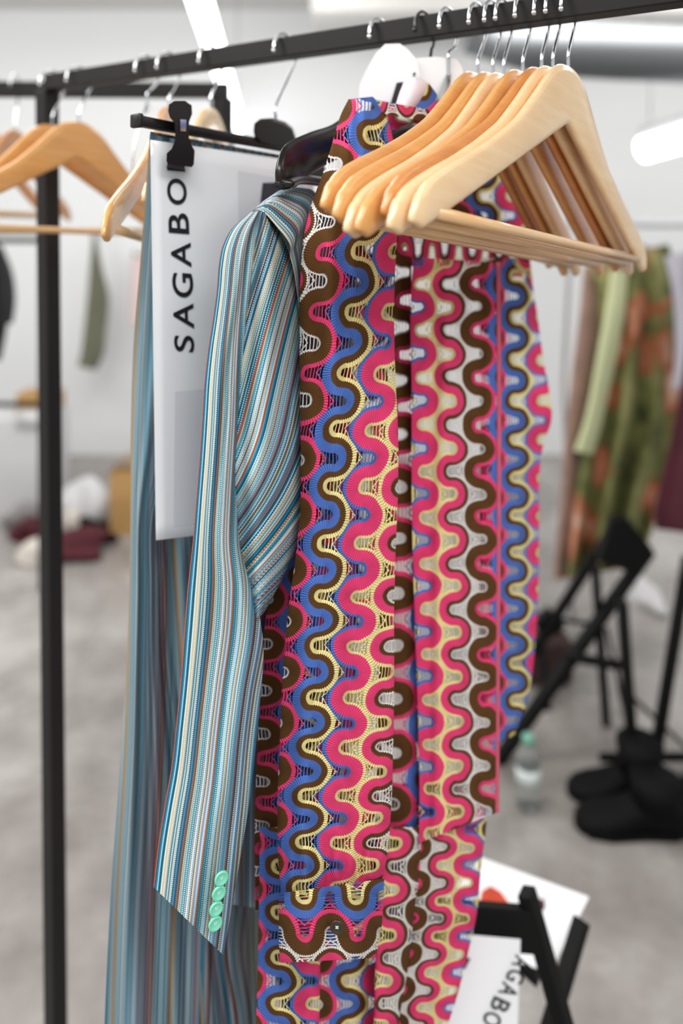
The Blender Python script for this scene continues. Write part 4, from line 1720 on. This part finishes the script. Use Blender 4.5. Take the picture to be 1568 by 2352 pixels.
# third rack, its low bar between the edge and the post
r4 = thing('clothes_rack', (P(-60, 0, 3.1).x, 3.1, 0), 'black clothes rack at the left edge with the black coat', 'rack')
a, b = P(-520, 545, 3.1), P(95, 552, 3.1)
link('rail', sweep([a, b], .012, 10), M['steel'], r4)
a2, b2 = P(-520, 922, 3.1), P(95, 930, 3.1)
link('lower_bar', sweep([a2, b2], .011, 10), M['steel'], r4)
for q in (b, a):
    link('post', sweep([q, (q.x, q.y, 0)], .012, 10), M['steel'], r4)
ct_ = thing('black_coat', P(-40, 560, 3.05), 'black coat hanging at the left edge, sleeve outward', 'coat')
rows = [(-150, 560, -8, 556, 3.05, 3.05), (-170, 640, 14, 600, 3.05, 3.05), (-180, 720, 22, 700, 3.05, 3.05), (-190, 800, 8, 800, 3.05, 3.05), (-190, 830, 2, 828, 3.05, 3.05)]
link('body', cloth(rows, lambda px, py, z, s: (s, s), 30, 20, .05, .05), M['black_cloth'], ct_)
rows = [(-6, 560, 6, 566, 3.0, 3.0), (2, 620, 28, 622, 2.99, 3.0), (10, 690, 36, 690, 2.99, 3.0), (14, 745, 30, 742, 2.99, 3.0)]
link('sleeve', cloth(rows, lambda px, py, z, s: (s, s), 24, 12, .03, .03), M['black_cloth'], ct_)
rows = [(212, 545, 222, 545, 4.7, 4.7), (205, 620, 236, 620, 4.7, 4.7), (200, 680, 250, 676, 4.7, 4.7), (192, 760, 244, 760, 4.7, 4.7), (184, 820, 236, 820, 4.7, 4.7), (178, 842, 222, 850, 4.7, 4.7)]
o = link('olive_scarf', cloth(rows, lambda px, py, z, s: (s, s), 40, 16, .06, .06, lambda s, j: .02 * math.sin(2 * PI * s * 2.5)), M['olive'])
recentre(o)
tag(o, 'grey olive scarf hanging on the white wall, right of the black post', 'scarf')
rows = [(303, 590, 330, 590, 4.7, 4.7), (300, 680, 340, 680, 4.7, 4.7), (298, 745, 350, 745, 4.7, 4.7)]
o = link('pink_garment', cloth(rows, lambda px, py, z, s: (s, s), 20, 12, .05, .05), M['pinkc'])
recentre(o)
tag(o, 'pale pink garment on the wall, edge showing beside the striped trousers', 'garment')
for px, py, lb in ((217, 546, 'small wall hook above the olive scarf'), (313, 592, 'small wall hook above the pink garment')):
    q = P(px, py, 4.7)
    o = link('wall_hook', sweep([(q.x, WY, q.z + .02), (q.x, 4.75, q.z + .015), (q.x, 4.66, q.z + .01), (q.x, 4.64, q.z + .04)], .006, 8), M['steel'])
    recentre(o)
    tag(o, lb, 'hook')

# boxes and bags by the post
bx = on_floor(28, 1196)
o = thing('white_box', (bx.x, bx.y + .2, 0), 'white cardboard box left of the black post, on the floor', 'box')
link('carton', box((bx.x - .02, bx.y + .2, .25), (.36, .3, .5), bevel=.008), M['white_plastic'], o)
link('flap', box((bx.x + .07, bx.y + .05, .505), (.14, .01, .08), Matrix.Rotation(-.4, 3, 'X')), M['white_plastic'], o)
tb = thing('kraft_box', (bx.x + .03, bx.y + .22, .503), 'small tan kraft box on top of the white box', 'box')
link('carton', box((bx.x + .05, bx.y + .24, .553), (.2, .16, .1), bevel=.004), M['tan'], tb)

pb = on_floor(278, 1236)
t = thing('paper_bag', pb, 'tan kraft paper bag standing on the floor left of the striped trousers', 'bag')
cB = Vector((pb.x + .02, pb.y + .1, 0))
bm = bmesh.new()
for z, w, d in ((0.002, .15, .1), (.2, .16, .11), (.30, .165, .07)):
    pass
lo = [bm.verts.new(cB + Vector((sx * .085, sy * .06, .002))) for sx, sy in ((-1, -1), (1, -1), (1, 1), (-1, 1))]
mi = [bm.verts.new(cB + Vector((sx * .088, sy * .062, .18))) for sx, sy in ((-1, -1), (1, -1), (1, 1), (-1, 1))]
hi = [bm.verts.new(cB + Vector((sx * .09, sy * .045, .30))) for sx, sy in ((-1, -1), (1, -1), (1, 1), (-1, 1))]
bm.faces.new(lo[::-1])
for A_, B_ in ((lo, mi), (mi, hi)):
    for i in range(4): bm.faces.new((A_[i], A_[(i + 1) % 4], B_[(i + 1) % 4], B_[i]))
link('bag_body', bm_mesh(bm), M['tan'], t, False)
for sy in (-.045, .045):
    link('handle', sweep(spline([cB + Vector((-.04, sy, .29)), cB + Vector((-.03, sy, .36)), cB + Vector((.03, sy, .36)), cB + Vector((.04, sy, .29))], 6), .004, 8), M['tan'], t)

heap(190, 1206, (.11, .10, .12), M['white_plastic'], 'plastic_bag', 'white plastic bag slumped between the post and the paper bag', 'bag', 3)
heap(160, 1232, (.05, .06, .09), M['beige'], 'cream_cloth', 'cream cloth propped upright against the foot of the wine red heap', 'cloth', 8)
heap(160, 1290, (.13, .10, .07), M['wine'], 'wine_red_cloth', 'wine red cloth heap on the floor right of the black post', 'cloth', 9, .6)
heap(62, 1250, (.09, .09, .06), M['wine'], 'wine_red_cloth', 'wine red cloth heap on the floor left of the black post', 'cloth', 12, .6)
heap(70, 1296, (.075, .06, .07), M['beige'], 'cream_cloth', 'cream cloth bundle on the floor left of the black post', 'cloth', 15)
heap(10, 1120, (.07, .07, .07), M['wine'], 'wine_red_cloth', 'wine red cloth at the left edge beside the white box', 'cloth', 19)
M['greycloth'] = plain('grey cloth', (168, 164, 162), .9, noise=(12, .6))
heap(52, 1216, (.10, .06, .08), M['greycloth'], 'grey_cloth', 'grey cloth heap in front of the white box', 'cloth', 21, .5)
sc1 = on_floor(222, 1246)
shoe(sc1, .2, .08, math.radians(10), M['boot'], 'shoe', 'black shoe in front of the paper bag, toe to the right', 'black shoes by the paper bag')
sc1 = on_floor(202, 1236)
shoe(sc1 + Vector((0, .08, 0)), .2, .08, math.radians(25), M['boot'], 'shoe', 'black shoe behind, nearer to the white plastic bag', 'black shoes by the paper bag')

# ------------------------------------------------------------------ light
w = bpy.data.worlds.new('daylight')
SC.world = w
w.use_nodes = True
w.node_tree.nodes['Background'].inputs[0].default_value = (.93, .965, 1.0, 1)
w.node_tree.nodes['Background'].inputs[1].default_value = 0.8


def area(name, loc, size, power, rot=(0, 0, 0), col=(1, .98, .96)):
    d = bpy.data.lights.new(name, 'AREA')
    d.shape = 'RECTANGLE'
    d.size, d.size_y = size
    d.energy = power
    d.color = col
    o = bpy.data.objects.new(name, d)
    COL.objects.link(o)
    o.location = loc
    o.rotation_euler = rot
    return o


# the hall's ceiling lamps, and added fill lights, no fixtures, brightening the back wall
for x, y, p in ((-1.8, .3, 70), (.5, -1.0, 70), (-1.5, 2.2, 50), (1.5, 2.4, 24), (2.4, .6, 14)):
    area('ceiling_lamp', (x, y, 2.7), (2.2, .8), p)
for x in (-2.6, -.6, 1.4, 3.2):
    area('wall_fill', (x, 3.2, 2.4), (1.6, .3), 13, (math.radians(72), 0, 0))

SC.view_settings.view_transform = 'Standard'
SC.view_settings.look = 'None'
SC.view_settings.exposure = -0.12
SC.view_settings.gamma = 1.0
SC.view_settings.use_curve_mapping = False
SC.render.engine = 'CYCLES'
SC.cycles.use_denoising = True
SC.cycles.max_bounces = 8
SC.cycles.diffuse_bounces = 4
SC.cycles.transparent_max_bounces = 24
SC.cycles.sample_clamp_indirect = 6.0
SC.cycles.caustics_reflective = False
SC.cycles.caustics_refractive = False
